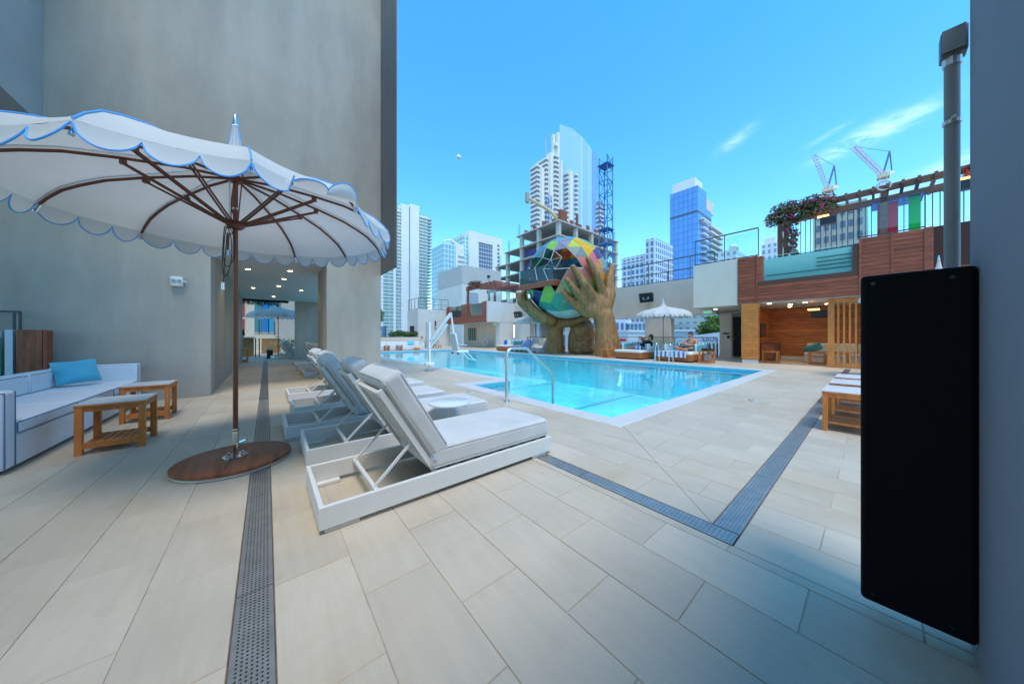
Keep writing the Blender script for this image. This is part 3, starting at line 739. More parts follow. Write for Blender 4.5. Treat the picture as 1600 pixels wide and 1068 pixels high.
for y in (SY0+.005, SY0+.135, SY1-.135): MB().tube([(SX1+.002, y, .04), (SX1+.002, y, .645), (SX0+.02, y, .652)], .0045, 6).build('arm_piping', pipe_navy, sf)
# pillow
def pillow(name, label, cat, loc, w, hgt, th, mat, rx=0, rz=0, group=None, tilt=0):
    V = []; F = []; n = 14
    for s in (1, -1):
        for i in range(n+1):
            for j in range(n+1):
                u, v = 2*i/n-1, 2*j/n-1
                q = max(0, (1-u**4)*(1-v**4))**.55
                x = u*w/2*(1-.07*(1-abs(v))**1*(abs(u) > .0)*abs(u)); z = v*hgt/2*(1-.07*(1-abs(u))*abs(v))
                V.append((x, s*th/2*q + .006*math.sin(5*u+3*v), z))
    w1 = n+1
    for s in range(2):
        b = s*w1*w1
        for i in range(n):
            for j in range(n):
                f = (b+i*w1+j, b+(i+1)*w1+j, b+(i+1)*w1+j+1, b+i*w1+j+1); F.append(f if s else tuple(reversed(f)))
    m = MB().add(V, F); o = m.build(name, mat, None, smooth=True)
    o.location = loc; o.rotation_euler = (rx, tilt, rz); tag(o, label, cat, group)
    return o
blue_f = M('turquoise_fabric', (0.085, 0.42, 0.56), .9, var=.08, vscale=4, bump=.15, bscale=350, sheen=.2)
pillow('throw_pillow', 'turquoise pillow leaning on the back of the white sofa', 'pillow', (-2.06, 7.12, .60), .40, .33, .15, blue_f, R(-16), R(38), tilt=R(-5))

# ================================================================ teak tables
def make_table(label, w=.42, d=.42, h=.47, top=marble_t):
    t = T('side_table', label, 'table', (0, 0, 0), 'teak side tables with slatted shelves'); L = .045
    for x in (0, w-L):
        for y in (0, d-L): bx((x, y, 0), (x+L, y+L, h-.03)).build('leg', teak_m, t, bevel=.003)
    for x in (.006, w-.031): bx((x, L, h-.075), (x+.025, d-L, h-.0305)).build('apron', teak_m, t)
    for y in (.006, d-.031): bx((L, y, h-.075), (w-L, y+.025, h-.0305)).build('apron', teak_m, t)
    for y in (.004, d-.029): bx((L, y, .055), (w-L, y+.025, .105)).build('shelf_rail', teak_m, t)
    n = int((w-2*L)/.052)
    sp = (w-2*L)/n
    for k in range(n): bx((L+sp*k+.005, .03, .085), (L+sp*(k+1)-.005, d-.03, .103)).build('shelf_slat', teak_m, t)
    fr = bx((-.004, -.004, h-.0295), (w+.004, d+.004, h-.012)).build('top_frame', teak_m, t, bevel=.002)
    bx((-.002, -.002, h-.0115), (w+.002, d+.002, h)).build('stone_top', top, fr, bevel=.002)
    return t
tb = make_table('teak side table with grey stone top, nearer one beside the white sofa', .42, .44); tb.location = (-1.36, 4.64, 0)
dup(tb, (-1.42, 5.97, 0), .0, 'teak side table with grey stone top, farther one by the end of the sofa')
tw = make_table('nearest white-topped teak table beside the tall black cabinet', .60, .44, .47, white_t); tw.location = (5.02, -.06, 0)
dup(tw, (5.95, -.06, 0), 0, 'second white-topped teak table beyond the black cabinet')
dup(tw, (6.85, -.06, 0), 0, 'third and farthest white-topped teak table beyond the black cabinet')

# glass rail and timber post in the left corner
gp = T('timber_post', 'dark timber box post behind the far left end of the sofa', 'post', (-2.53, 7.5, 0))
bx((-2.66, 7.50, 0), (-2.46, 7.68, 1.19)).build('front_board', walnut, gp, bevel=.004)
bx((-2.455, 7.505, 0), (-2.425, 7.67, 1.187)).build('side_board', facade_w, gp)
gl = T('glass_balustrade', 'teal glass balustrade with dark steel handrail at the left edge', 'railing', (-3.2, 7.55, 0))
bx((-4.6, 7.56, .05), (-2.80, 7.574, 1.06)).build('glass_pane', glass_t, gl)
bx((-2.76, 7.54, 0), (-2.70, 7.60, 1.19)).build('glass_clamp', M('pale_clamp', (.5, .56, .62), .4), gl)
bx((-4.6, 7.55, 1.08), (-2.80, 7.60, 1.17)).build('cap', stucco_w, gl)
MB().bar((-4.6, 7.60, 1.44), (-2.66, 7.60, 1.44), .03, .03).build('handrail', rail_m, gl)
for x in (-2.665, -2.71): bx((x-.01, 7.59, 1.19), (x+.01, 7.61, 1.44)).build('baluster', rail_m, gl)

# ================================================================ pool hardware
pr_ = T('pool_handrail', 'polished steel handrail standing by the pool steps', 'handrail', (3.1, 3.94, 0))
pts = [(3.12, 3.93, 0), (3.12, 3.93, .76)] + [(3.12+.13*(1-math.cos(a)), 3.93, .76+.13*math.sin(a)) for a in [R(15*k) for k in range(1, 7)]] + [(3.52, 3.93, .89)]
pts += [(3.56, 3.93, .885), (3.60, 3.93, .865), (4.22, 3.93, .40), (4.25, 3.93, .36), (4.26, 3.93, .31), (4.26, 3.93, -.5)]
MB().tube(pts, .024, 14).build('rail', steel_b, pr_, smooth=True)
MB().lathe([(.055, 0), (.058, .004), (.05, .016), (.026, .02)], (3.12, 3.93, .0), 20).build('flange', chrome, pr_, smooth=True)
MB().lathe([(.028, 0), (.028, .05), (.026, .052)], (3.12, 3.93, .018), 14).build('collar', chrome, pr_, smooth=True)
# ladder rails on the far side
ld = T('pool_ladder', 'pair of curved chrome ladder rails on the far pool edge', 'ladder', (12.6, 5.6, 0))
for y in (5.28, 5.85):
    q = [(13.05, y, 0), (12.98, y, .45), (12.93, y, .68)] + [(12.83+.10*math.cos(a), y, .70+.10*math.sin(a)) for a in [R(20*k) for k in range(0, 9)]] + [(12.64, y, .5), (12.60, y, -.3), (12.42, y, -.5)]
    MB().tube(q, .022, 10).build('rail', chrome, ld, smooth=True)
    MB().lathe([(.05, 0), (.05, .01), (.024, .014)], (13.05, y, 0), 12).build('flange', chrome, ld)
# pool lift
pl = T('pool_lift', 'white pool access lift with chair hung over the water', 'pool lift', (3.98, 8.95, 0))
lw = M('lift_white', (.80, .82, .83), .35, var=.02); lgm = M('lift_grey', (.55, .60, .62), .4, metal=.3)
MB().lathe([(.045, 0), (.045, .18)], (3.98, 8.95, 0), 14).build('anchor', lw, pl)
MB().lathe([(.16, .18), (.17, .19), (.17, .25), (.15, .27)], (3.98, 8.95, 0), 24).build('collar_plate', lw, pl, smooth=True)
bx((3.945, 8.915, .27), (4.015, 8.985, 1.55)).build('mast', lw, pl, bevel=.01)
bx((3.90, 8.99, .75), (3.95, 9.04, 1.56)).build('actuator', lgm, pl, bevel=.008)
MB().bar((3.99, 8.95, .92), (4.74, 8.95, 1.86), .07, .10).build('boom', lgm, pl, bevel=.008)
MB().bar((3.99, 8.95, .72), (4.62, 8.95, 1.50), .05, .07).build('lower_boom', lgm, pl, bevel=.008)
MB().bar((4.74, 8.95, 1.88), (4.84, 8.95, 1.16), .05, .05).build('hanger', lw, pl, bevel=.006)
ch = MB()
seat = MB().bar((4.80, 8.95, 1.20), (4.93, 8.95, .62), .42, .06, up=(1, 0, .2)).build('chair_back', lw, pl, bevel=.025, seg=3)
bx((4.86, 8.73, .55), (5.30, 9.17, .62)).build('chair_seat', lw, pl, bevel=.025, seg=3)
for y in (8.73, 9.17): MB().tube([(4.86, y, .82), (5.22, y, .80)], .016, 8).build('armrest', lgm, pl)
MB().tube([(5.25, 8.78, .56), (5.52, 8.78, .30), (5.60, 8.78, .27), (5.60, 9.12, .27), (5.52, 9.12, .30), (5.25, 9.12, .56)], .017, 8).build('footrest', lw, pl, smooth=True)
for y in (8.76, 9.14): MB().tube([(4.9, y-.02, .53), (4.9, y+.02, .53)], .035, 10).build('wheel', black_m, pl)

# ================================================================ right-hand building (upper terrace)
XF, XR = 15.25, 18.4            # fascia plane, recessed wall plane
ZB, ZT = 2.46, 4.34
rbld = T('terrace_building', 'two storey grey and timber clad terrace building along the far side of the pool', 'building', (XF, 3, 0))
# recessed upper wall and its soffit
bx((XR, 5.3, 2.28), (XR+.4, 21.9, ZT)).build('upper_wall', stucco_m, rbld)
bx((XF, 3.615, 2.40), (XF+3.5, 5.3, ZT)).build('grey_panel', stucco_m, rbld, bevel=.01)
bx((XF+.02, -8, ZB-.02), (XF+7, 3.61, ZB+.30)).build('soffit', ceil_m, rbld)
bx((XF+3.5, 5.303, 2.25), (XF+3.9, 5.32, 2.9)).build('soffit_return', ceil_m, rbld)
bx((XF+.3, -8, 3.30), (XF+14, 3.6, 3.42)).build('upper_deck', stucco_w, rbld)
bx((XR+.4, 3.6, 3.9), (XR+10, 21.9, 4.0)).build('upper_deck', stucco_w, rbld)
bx((XF+3.5, 3.6, 2.30), (XF+10, 5.3, 3.9)).build('soffit', ceil_m, rbld)
# lower pillars
bx((XR-.02, 7.62, 0), (XR+.55, 9.15, 2.279)).build('pillar', stucco_m, rbld)
bx((XR+.0, 4.62, 0), (XR+.30, 5.14, 2.29)).build('pillar', stucco_m, rbld)
bx((XR-.02, 13.7, 0), (XR+.6, 15.3, 2.279)).build('pillar', stucco_m, rbld)
bx((XR-.02, 19.8, 0), (XR+.55, 21.89, 2.279)).build('pillar', stucco_w, rbld)
# timber cladding, plank by plank
def planks_x(x, y0, y1, z0, z1, parent, mat, step=.135, proud=.03, name='plank'):
    n = max(1, round((z1-z0)/step)); s = (z1-z0)/n
    for k in range(n):
        bx((x-proud, y0, z0+s*k+.004), (x, y1, z0+s*(k+1)-.004)).build(name, mat, parent, bevel=.004, seg=1)
bk = M('cladding_shadow_gap', (0.06, .025, .018), .8)
bx((XF, 2.98, ZB), (XF+.1, 3.61, ZT)).build('cladding_backing', bk, rbld)
bx((XF, -.0, ZB), (XF+.1, 2.98, 3.2)).build('cladding_backing', bk, rbld)
bx((XF, -8, ZB), (XF+.1, .28, ZT)).build('cladding_backing', bk, rbld)
planks_x(XF, 3.02, 3.60, ZB, ZT, rbld, facade_w)
planks_x(XF, .30, 2.95, ZB, 3.12, rbld, facade_w)
planks_x(XF, -.36, .24, ZB, ZT, rbld, facade_w); planks_x(XF, -.98, -.40, ZB, ZT, rbld, facade_w)
planks_x(XF, -8, -1.02, ZB, 3.12, rbld, facade_w)
for y in (2.985, .27, -.38, -1.0): bx((XF-.045, y-.03, ZB-.005), (XF+.002, y+.03, ZT+.01)).build('trim_batten', facade_w, rbld, bevel=.004)
bx((XF-.05, -1.14, 3.1), (XF+.3, -.98, ZT+.012)).build('trim_batten', facade_w, rbld)
bx((XF-.012, .30, 3.125), (XF+.4, 2.95, 3.29)).build('sill_beam', M('dark_brown_beam', (.11, .045, .03), .5), rbld)
bx((XF-.012, .29, 3.29), (XF+.3, .44, 4.20)).build('window_jamb', M('dark_brown_beam', (.11, .045, .03), .5), rbld)
bx((XF-.012, 2.79, 3.29), (XF+.3, 2.96, 4.30)).build('window_jamb', facade_w, rbld)
# the raised pool behind clear acrylic
ap = T('acrylic_pool_window', 'clear acrylic pool window set in the timber fascia, turquoise water behind', 'pool window', (XF, 1.5, 3.3), 'acrylic pool windows')
bx((XF+.14, .445, 3.295), (XF+2.4, 2.785, 4.16)).build('water_body', water_up, ap)
bx((XF+.02, .445, 3.291), (XF+.07, 2.785, 4.24)).build('pane', glass_m, ap)
for z, y1 in ((3.48, 2.70), (3.62, 1.30), (3.76, 1.30), (3.90, 1.30)): bx((XF+.075, .46, z), (XF+.1, y1, z+.03)).build('step_line', M('pool_step_line', (.04, .22, .26), .5), ap)
ap2 = T('acrylic_pool_window', 'second acrylic pool window partly hidden by the grey conduit pipe', 'pool window', (XF, -2, 3.3), 'acrylic pool windows')
bx((XF+.14, -4, 3.15), (XF+2.4, -1.16, 4.16)).build('water_body', water_up, ap2)
bx((XF+.02, -4, 3.13), (XF+.07, -1.16, 4.24)).build('pane', glass_m, ap2)
bx((XF+.075, -4, 3.45), (XF+.1, -1.2, 3.475)).build('step_line', M('pool_step_line', (.04, .22, .26), .5), ap2)
# downlights under the soffit
for x, y in ((15.9, 2.7), (16.9, 2.2), (16.4, 1.7), (17.8, 1.2), (16.9, .4), (18.3, 2.4), (18.2, -.4), (16.6, 4.8)):
    z = ZB-.02 if y < 3.6 else 2.40
    rg = MB().lathe([(.072, 0), (.085, 0), (.085, -.006), (.072, -.006)], (x, y, z-.0005), 12).build('downlight_ring', white_p, rbld)
    MB().lathe([(.001, 0), (.07, 0), (.066, -.016), (.001, -.016)], (x, y, z-.0005), 12).build('downlight_lens', lamp_e, rg)
    downlamp(x, y, z-.03, 9)

# ---- railings: posts, top bar, bottom bar, panes, each a part
def railing(name, label, p, q, z0, z1, spacing, glass=True, mid=None, group=None, pm=rail_m, post_w=.045, gm=None):
    t = T(name, label, 'railing', (p[0], p[1], z0), group)
    a, b = Vector((p[0], p[1], 0)), Vector((q[0], q[1], 0)); L = (b-a).length; n = max(1, round(L/spacing))
    up = Vector((0, 0, 1))
    MB().bar(a+up*z1, b+up*z1, .05, .045).build('top_rail', pm, t)
    MB().bar(a+up*(z0+.05), b+up*(z0+.05), .035, .035).build('bottom_rail', pm, t)
    for k in range(n+1):
        c = a+(b-a)*k/n; MB().bar(c+up*z0, c+up*(z1-.02), post_w, post_w*.6, up=(b-a).normalized()).build('post', pm, t)
    if glass:
        d = (b-a).normalized()
        for k in range(n):
            c0 = a+(b-a)*k/n+d*.05; c1 = a+(b-a)*(k+1)/n-d*.05
            MB().bar(c0+up*(z0+z1)/2, c1+up*(z0+z1)/2, .012, z1-z0-.2).build('pane', gm or glass_m, t)
    if mid:
        for z in mid: MB().bar(a+up*z, b+up*z, .03, .03).build('mid_rail', pm, t)
    return t
railing('glass_railing', 'dark framed glass railing above the grey panel beside the timber fascia', (XF+.1, 5.25), (XF+.1, 2.95), ZT, 5.48, 1.15)
railing('glass_railing', 'dark framed glass railing above the timber cladding below the pergola', (XF+.1, .32), (XF+.1, -1.0), ZT+.02, 5.5, 1.3)
railing('metal_railing', 'long dark metal railing on the grey wall right of the sculpture', (XR+.1, 12.5), (XR+.1, 5.4), ZT, 5.62, 1.25, False)
railing('metal_railing', 'dark inner railing set behind the long railing over the grey wall', (XR+1.6, 13), (XR+1.6, 5.4), 4.0, 5.25, 1.6, False)
railing('glass_railing', 'dark glass railing above the corner wall left of the sculpture', (XR+.1, 21.8), (XR+.1, 15.5), ZT-.05, 5.5, 1.5)
railing('glass_railing', 'short glass railing across the end of the left timber balcony', (15.35, 22.0), (18.3, 22.0), 4.2, 5.4, 1.4)
railing('terrace_railing', 'low dark railing on the terrace edge behind the daybeds', (XR-.3, 13.6), (XR-.3, 5.16), 0, 1.03, 2.1, True)
railing('terrace_railing', 'low dark railing on the terrace edge behind the striped loungers', (XR-.3, 19.8), (XR-.3, 15.4), 0, 1.03, 2.1, True)
# slim-bar screen on the upper terrace
sc = T('bar_screen', 'tall dark screen of thin vertical bars under the pergola', 'screen', (19.0, 0, 3.42))
MB().bar((19, 2.6, 4.9), (19, -3, 4.9), .03, .03).build('rail', rail_m, sc); MB().bar((19, 2.6, 6.4), (19, -3, 6.4), .03, .03).build('rail', rail_m, sc)
for k in range(36): bx((18.99, 2.6-.16*k-.012, 3.42), (19.01, 2.6-.16*k+.012, 6.4)).build('bar', rail_m, sc)

# ---- pergola
pg_m = M('pergola_timber', (0.20, .085, .05), .55, var=.2, vscale=3, vmap=(3, .6, 3), rnd=.1)
pe = T('pergola', 'brown timber pergola on the upper terrace carrying bougainvillea', 'pergola', (17.3, 1, 3.42))
for y in (2.58, -.25, -3.0):
    bx((17.22, y-.08, 3.42), (17.38, y+.08, 6.34)).build('post', pg_m, pe); bx((18.6, y-.08, 3.42), (18.76, y+.08, 6.34)).build('post', pg_m, pe)
bx((17.24, -4, 6.345), (17.36, 2.75, 6.56)).build('beam', pg_m, pe); bx((18.62, -4, 6.345), (18.74, 2.75, 6.56)).build('beam', pg_m, pe)
bx((17.22, -4, 5.98), (17.27, 2.72, 6.10)).build('lower_beam', pg_m, pe)
for k in range(20): bx((16.95, 2.6-.33*k, 6.37), (19.1, 2.6-.33*k+.07, 6.52)).build('rafter', pg_m, pe)
MB().tube(arc((17.12, 2.55, 6.36), .12, 0, 6.283, 20, 'yz')[:-1], .022, 6, True).build('ring_lamp', white_p, pe)
MB().tube(arc((17.12, -.25, 6.52), .16, 0, 6.283, 20, 'yz')[:-1], .03, 6, True).build('ring_lamp', white_p, pe)
# colour panels of the cabana
for nm, c, a, b, l in (('acrylic_panel', (.75, .02, .04), (17.6, -.12, 3.5), (17.63, -.58, 6.0), 'translucent red acrylic panel under the pergola'),
                       ('acrylic_panel', (.01, .50, .06), (17.6, -.80, 3.5), (17.63, -1.06, 6.05), 'translucent green acrylic panel under the pergola'),
                       ('acrylic_panel', (.01, .12, .62), (17.4, -1.14, 6.05), (18.6, .03, 6.08), 'translucent blue acrylic roof panel under the pergola')):
    o = bx(a, b).build(nm, glassy('acrylic_'+l.split()[1], tuple(min(1, q*1.1+.02) for q in c), body=c, bodyf=.96, ior=1.08)); tag(o, l, 'panel', 'coloured acrylic panels')
# heaters / speakers with a lamp
def heater(label, x, y, z, w=.62):
    t = T('terrace_speaker', label, 'speaker', (x, y, z), 'black hanging speakers with amber lamps')
    bx((x, y-w/2, z), (x+.3, y+w/2, z+.30)).build('cabinet', black_m, t, bevel=.02)
    MB().tube([(x+.15, y, z+.30), (x+.15, y, z+.48)], .02, 8).build('bracket', black_m, t)
    bx((x-.02, y-.02, z+.305), (x+.1, y+.30, z+.36)).build('lamp', M('amber_lamp', (1, .5, .12), .5, emit=2.2), t, bevel=.01)
heater('black speaker with an amber lamp below the bougainvillea on the pergola', 17.0, 1.12, 5.52, .45)
heater('black speaker under the pergola beside the grey conduit pipe', 17.0, -1.95, 5.75, .5)

# ---- foliage helper: many small leaves through a volume
leaf_ms = {}
def leaves(name, mats, parent, pts, size, seed=1, flat=False):
    """pts: list of (centre, radius); every clump filled with small bent leaf quads; one mesh with two or three leaf colours"""
    rnd = random.Random(seed); V = []; F = []; mi = []
    for c, r, n in pts:
        for _ in range(n):
            while True:
                d = Vector((rnd.uniform(-1, 1), rnd.uniform(-1, 1), rnd.uniform(-1, 1)))
                if .15 < d.length < 1: break
            p = Vector(c)+Vector((d.x*r[0], d.y*r[1], d.z*r[2]))
            a = Vector((rnd.gauss(0, 1), rnd.gauss(0, 1), rnd.gauss(0, .8))).normalized(); b = a.cross(Vector((rnd.gauss(0, 1), rnd.gauss(0, 1), rnd.gauss(0, 1)))).normalized()
            s = size*rnd.uniform(.6, 1.4); nn = a.cross(b)*s*.18
            i = len(V)
            V += [p-a*s, p-b*s*.42+nn, p+a*s, p+b*s*.42+nn]; F += [(i, i+1, i+2), (i, i+2, i+3)]
            m = 0
            q = rnd.random()
            m = 0 if q < .55 else (1 if q < .85 else 2)
            mi += [m, m]
    me = bpy.data.meshes.new(name); org = ORG.get(parent.name, (0, 0, 0)) if parent else (0, 0, 0)
    me.from_pydata([(p.x-org[0], p.y-org[1], p.z-org[2]) for p in V], [], F)
    for m in mats: me.materials.append(m)
    me.polygons.foreach_set('material_index', [min(k, len(mats)-1) for k in mi])
    o = bpy.data.objects.new(name, me); col.objects.link(o)
    if parent: o.parent = parent; ORG[o.name] = org
    return o
lf1 = M('leaf_green', (.06, .13, .03), .6); lf2 = M('leaf_light', (.11, .20, .04), .6); lf3 = M('leaf_dark', (.03, .07, .02), .6)
bg1 = M('bougainvillea_pink', (.55, .05, .20), .6); bg2 = M('bougainvillea_red', (.55, .09, .08), .6)
bo = T('bougainvillea', 'pink flowering bougainvillea climbing the left end of the pergola', 'plant', (17.2, 2.4, 3.5))
P = []
rg_ = random.Random(3)
for k in range(26):
    y = 2.9-rg_.random()*1.9; P.append(((17.1+rg_.uniform(-.15, .25), y, 6.45-.25*abs(2.2-y)*.4+rg_.uniform(-.28, .22)), (.30, .28, .27), 62))
for k in range(16):
    z = 6.2-k*.16; P.append(((17.15+rg_.uniform(-.1, .1), 2.35-.35*rg_.random()+.12*math.sin(k), z), (.17, .2-.005*k, .16), 40))
leaves('foliage', [lf1, bg1, bg2], bo, P, .07, 4)
leaves('foliage', [lf3, lf1, lf2], bo, [(c, r, n//2) for c, r, n in P], .07, 5)
MB().tube([(17.1, 2.45, 3.45), (17.12, 2.4, 4.6), (17.05, 2.5, 5.6), (17.1, 2.3, 6.3), (17.12, 1.6, 6.6)], .025, 6).build('vine_stem', M('vine_bark', (.12, .08, .05), .8), bo)
bo2 = T('bougainvillea', 'red bougainvillea at the right end of the pergola behind the conduit pipe', 'plant', (17.2, -1.9, 6))
leaves('foliage', [bg2, lf1, bg1], bo2, [((17.15+rg_.uniform(-.15, .2), -1.75-rg_.random()*.9, 6.3+rg_.uniform(-.3, .35)), (.2, .2, .18), 45) for k in range(12)], .055, 6)
MB().tube([(17.3, -2.7, 5.6), (17.25, -2.3, 6.1), (17.2, -1.8, 6.4)], .02, 6).build('vine_stem', M('vine_bark', (.12, .08, .05), .8), bo2)

# ---- cabana under the terrace
cb = T('cabana', 'cedar lined cabana recess under the terrace building', 'cabana', (15.3, 2, 0))
XB = 19.2
bx((XB+.03, -3, 0), (XB+.2, 3.38, 2.44)).build('back_wall_core', bk, cb)
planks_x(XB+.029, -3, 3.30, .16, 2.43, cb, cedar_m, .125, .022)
bx((XB-.01, -3, 0), (XB+.028, 3.3, .155)).build('plinth', stucco_w, cb)
# left side wall + pillar
bx((15.46, 3.30, .16), (XB, 3.44, 2.43)).build('side_wall_core', bk, cb)
n = 18
for k in range(n):
    z0 = .16+(2.27)*k/n
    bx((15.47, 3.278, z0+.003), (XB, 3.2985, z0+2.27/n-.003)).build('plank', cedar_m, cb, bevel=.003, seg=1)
bx((15.24, 2.98, .0), (15.46, 3.46, .145)).build('pillar_foot', stucco_w, cb)
bx((15.24, 2.95, .15), (15.45, 3.48, 2.43)).build('pillar_core', bk, cb)
for k in range(n):
    z0 = .16+2.27*k/n
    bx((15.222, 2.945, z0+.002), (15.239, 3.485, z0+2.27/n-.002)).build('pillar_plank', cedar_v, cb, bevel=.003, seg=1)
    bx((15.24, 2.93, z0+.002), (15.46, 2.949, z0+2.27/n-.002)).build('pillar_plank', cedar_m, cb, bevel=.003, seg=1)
# slatted screen
ss = T('slatted_screen', 'yellowish cedar screen of vertical slats in front of the cabana sofa', 'screen', (15.5, .5, 0))
for a, b in (((15.45, .87, .02), (15.55, 1.03, 2.42)), ((15.45, -1.2, .02), (15.55, -1.05, 2.42))): bx(a, b).build('post', cedar_v, ss, bevel=.004)
bx((15.46, -1.045, .03), (15.54, .865, .16)).build('bottom_rail', cedar_v, ss); bx((15.46, -1.045, 2.28), (15.54, .865, 2.41)).build('top_rail', cedar_v, ss)
for k in range(14): bx((15.47, .80-.135*k-.05, .161), (15.53, .80-.135*k, 2.279)).build('slat', cedar_v, ss)
bx((15.475, .1, .161), (15.526, .865, .62)) if False else None
# television, cabinet, sofa, tables
tv = T('wall_television', 'dark flat television fixed to the cedar side wall', 'television', (16.9, 3.2, 1.4))
bx((16.7, 3.12, 1.05), (17.75, 3.2, 1.68)).build('housing', black_m, tv, bevel=.01); bx((16.74, 3.112, 1.09), (17.71, 3.119, 1.64)).build('screen', M('tv_screen', (.015, .02, .03), .15), tv)
bx((17.1, 3.2, 1.25), (17.4, 3.277, 1.45)).build('bracket', black_m, tv)
cbn = T('storage_cabinet', 'low brown cabinet under the television in the cabana', 'cabinet', (17.6, 2.9, 0))
bx((17.2, 2.75, .02), (18.6, 3.25, .80)).build('body', M('dark_teak', (.14, .055, .03), .5, var=.2, vscale=3), cbn); bx((17.18, 2.73, .801), (18.62, 3.26, .84)).build('top', walnut, cbn)
bx((17.18, 2.78, .08), (17.199, 3.2, .76)).build('door', walnut, cbn)
def frame_table(label, x0, y0, x1, y1, h, mat=teak_m, group='open-frame teak tables'):
    t = T('side_table', label, 'table', ((x0+x1)/2, (y0+y1)/2, 0), group); L = .05
    for x in (x0, x1-L):
        for y in (y0, y1-L): bx((x, y, 0), (x+L, y+L, h-.05)).build('leg', mat, t)
    for y in (y0, y1-L):
        bx((x0+L, y, .03), (x1-L, y+L, .08)).build('stretcher', mat, t)
    for x in (x0, x1-L): bx((x, y0+L, .03), (x+L, y1-L, .08)).build('stretcher', mat, t)
    bx((x0-.005, y0-.005, h-.049), (x1+.005, y1+.005, h)).build('table_top', mat, t)
    return t
frame_table('small open-frame teak table in front of the cabana cabinet', 15.95, 2.45, 16.4, 2.95, .48)
frame_table('open-frame teak table before the left end of the cabana sofa', 16.35, 1.15, 16.75, 1.62, .48)
frame_table('open-frame teak table before the middle of the cabana sofa', 16.3, .55, 16.7, 1.03, .48)
cs = T('cabana_sofa', 'beige bench sofa along the back of the cabana', 'sofa', (18, .6, 0))
beige_f = M('beige_fabric', (.50, .45, .39), .9, var=.05, bump=.1, bscale=200)
bx((17.3, -2.5, .02), (18.3, 1.85, .26)).build('base', beige_f, cs, bevel=.02)
for y in (-2.45, -1.0, .45): bx((17.28, y, .262), (18.2, y+1.38, .43)).build('seat_cushion', beige_f, cs, bevel=.04, seg=3); bx((18.0, y, .432), (18.25, y+1.38, .80)).build('back_cushion', beige_f, cs, bevel=.05, seg=3)
pillow('throw_pillow', 'teal green pillow lying on the cabana sofa', 'pillow', (17.75, 1.62, .60), .6, .36, .16, M('teal_fabric', (.05, .20, .20), .9, var=.1), R(-35), R(100), tilt=R(25))
heater('black hanging speaker with an amber lamp in the cabana', 16.3, 1.32, 1.80, .42)
MB().tube([(16.45, 1.32, 2.2), (16.45, 1.32, 2.43)], .06, 10).build('fan', black_m, None) if False else None
# dark door + wall plates + exit sign
dr = T('service_door', 'dark metal door beside the cedar pillar', 'door', (20.5, 4.6, 0))
bx((19.9, 3.5, 0), (20.0, 5.3, 2.3)).build('wall', stucco_m, dr); bx((19.86, 4.45, 0.02), (19.899, 5.02, 2.16)).build('leaf', M('door_blue_black', (.018, .024, .032), .5), dr)
MB().tube([(19.83, 4.93, .95), (19.83, 4.83, .95)], .018, 8).build('handle', chrome, dr); bx((19.845, 4.91, .88), (19.859, 4.97, 1.05)).build('handle_plate', chrome, dr)
sp = T('wall_plates', 'small white and dark plates on the grey wall by the service door', 'wall plates', (18.38, 4.6, 1.2))
bx((XR-.012, 4.78, 1.35), (XR-.001, 4.86, 1.52)).build('white_plate', white_p, sp); bx((XR-.012, 4.90, 1.35), (XR-.001, 4.98, 1.52)).build('white_plate', white_p, sp)
bx((XR-.015, 4.72, 1.20), (XR-.001, 4.98, 1.28)).build('dark_plate', black_m, sp); bx((XR-.05, 4.68, 1.0), (XR-.001, 4.80, 1.12)).build('dark_box', black_m, sp)
def text_mesh(s, size, depth=.004):
    cu = bpy.data.curves.new('t', 'FONT'); cu.body = s; cu.size = size; cu.extrude = depth; cu.align_x = 'CENTER'; cu.align_y = 'CENTER'
    o = bpy.data.objects.new('t', cu); col.objects.link(o)
    dg = bpy.context.evaluated_depsgraph_get(); dg.update(); me = bpy.data.meshes.new_from_object(o.evaluated_get(dg)); me.name = 'lettering'
    bpy.data.objects.remove(o); bpy.data.curves.remove(cu); me.materials.clear(); return me
def put_text(s, size, loc, rot, mat, parent, depth=.004):
    me = text_mesh(s, size, depth); o = link('lettering', me, mat, parent)
    org = ORG.get(parent.name, (0, 0, 0)); o.location = (loc[0]-org[0], loc[1]-org[1], loc[2]-org[2]); o.rotation_euler = rot; return o
FACE_NX = (R(90), 0, R(-90))     # text readable from -X
FACE_NY = (R(90), 0, 0)          # readable from -Y
green_e = M('exit_green', (.03, .62, .18), .4, emit=.5)
ex = T('exit_sign', 'green illuminated exit sign hung under the grey soffit panel', 'exit sign', (16.5, 5.1, 2.3), 'green exit signs')
bx((16.48, 4.93, 2.17), (16.52, 5.29, 2.36)).build('housing', M('sign_white', (.75, .78, .75), .4), ex, bevel=.006); bx((16.50, 5.08, 2.36), (16.51, 5.12, 2.41)).build('stem', white_p, ex)
put_text('EXIT', .15, (16.474, 5.11, 2.265), FACE_NX, green_e, ex)
ex2 = T('exit_sign', 'green exit sign under the left timber balcony', 'exit sign', (17.0, 23, 2.2), 'green exit signs')
bx((16.6, 22.5, 2.12), (16.64, 22.9, 2.32)).build('housing', M('sign_white', (.75, .78, .75), .4), ex2); bx((16.615, 22.68, 2.32), (16.625, 22.72, 2.42)).build('stem', white_p, ex2); put_text('EXIT', .15, (16.594, 22.7, 2.22), FACE_NX, green_e, ex2)
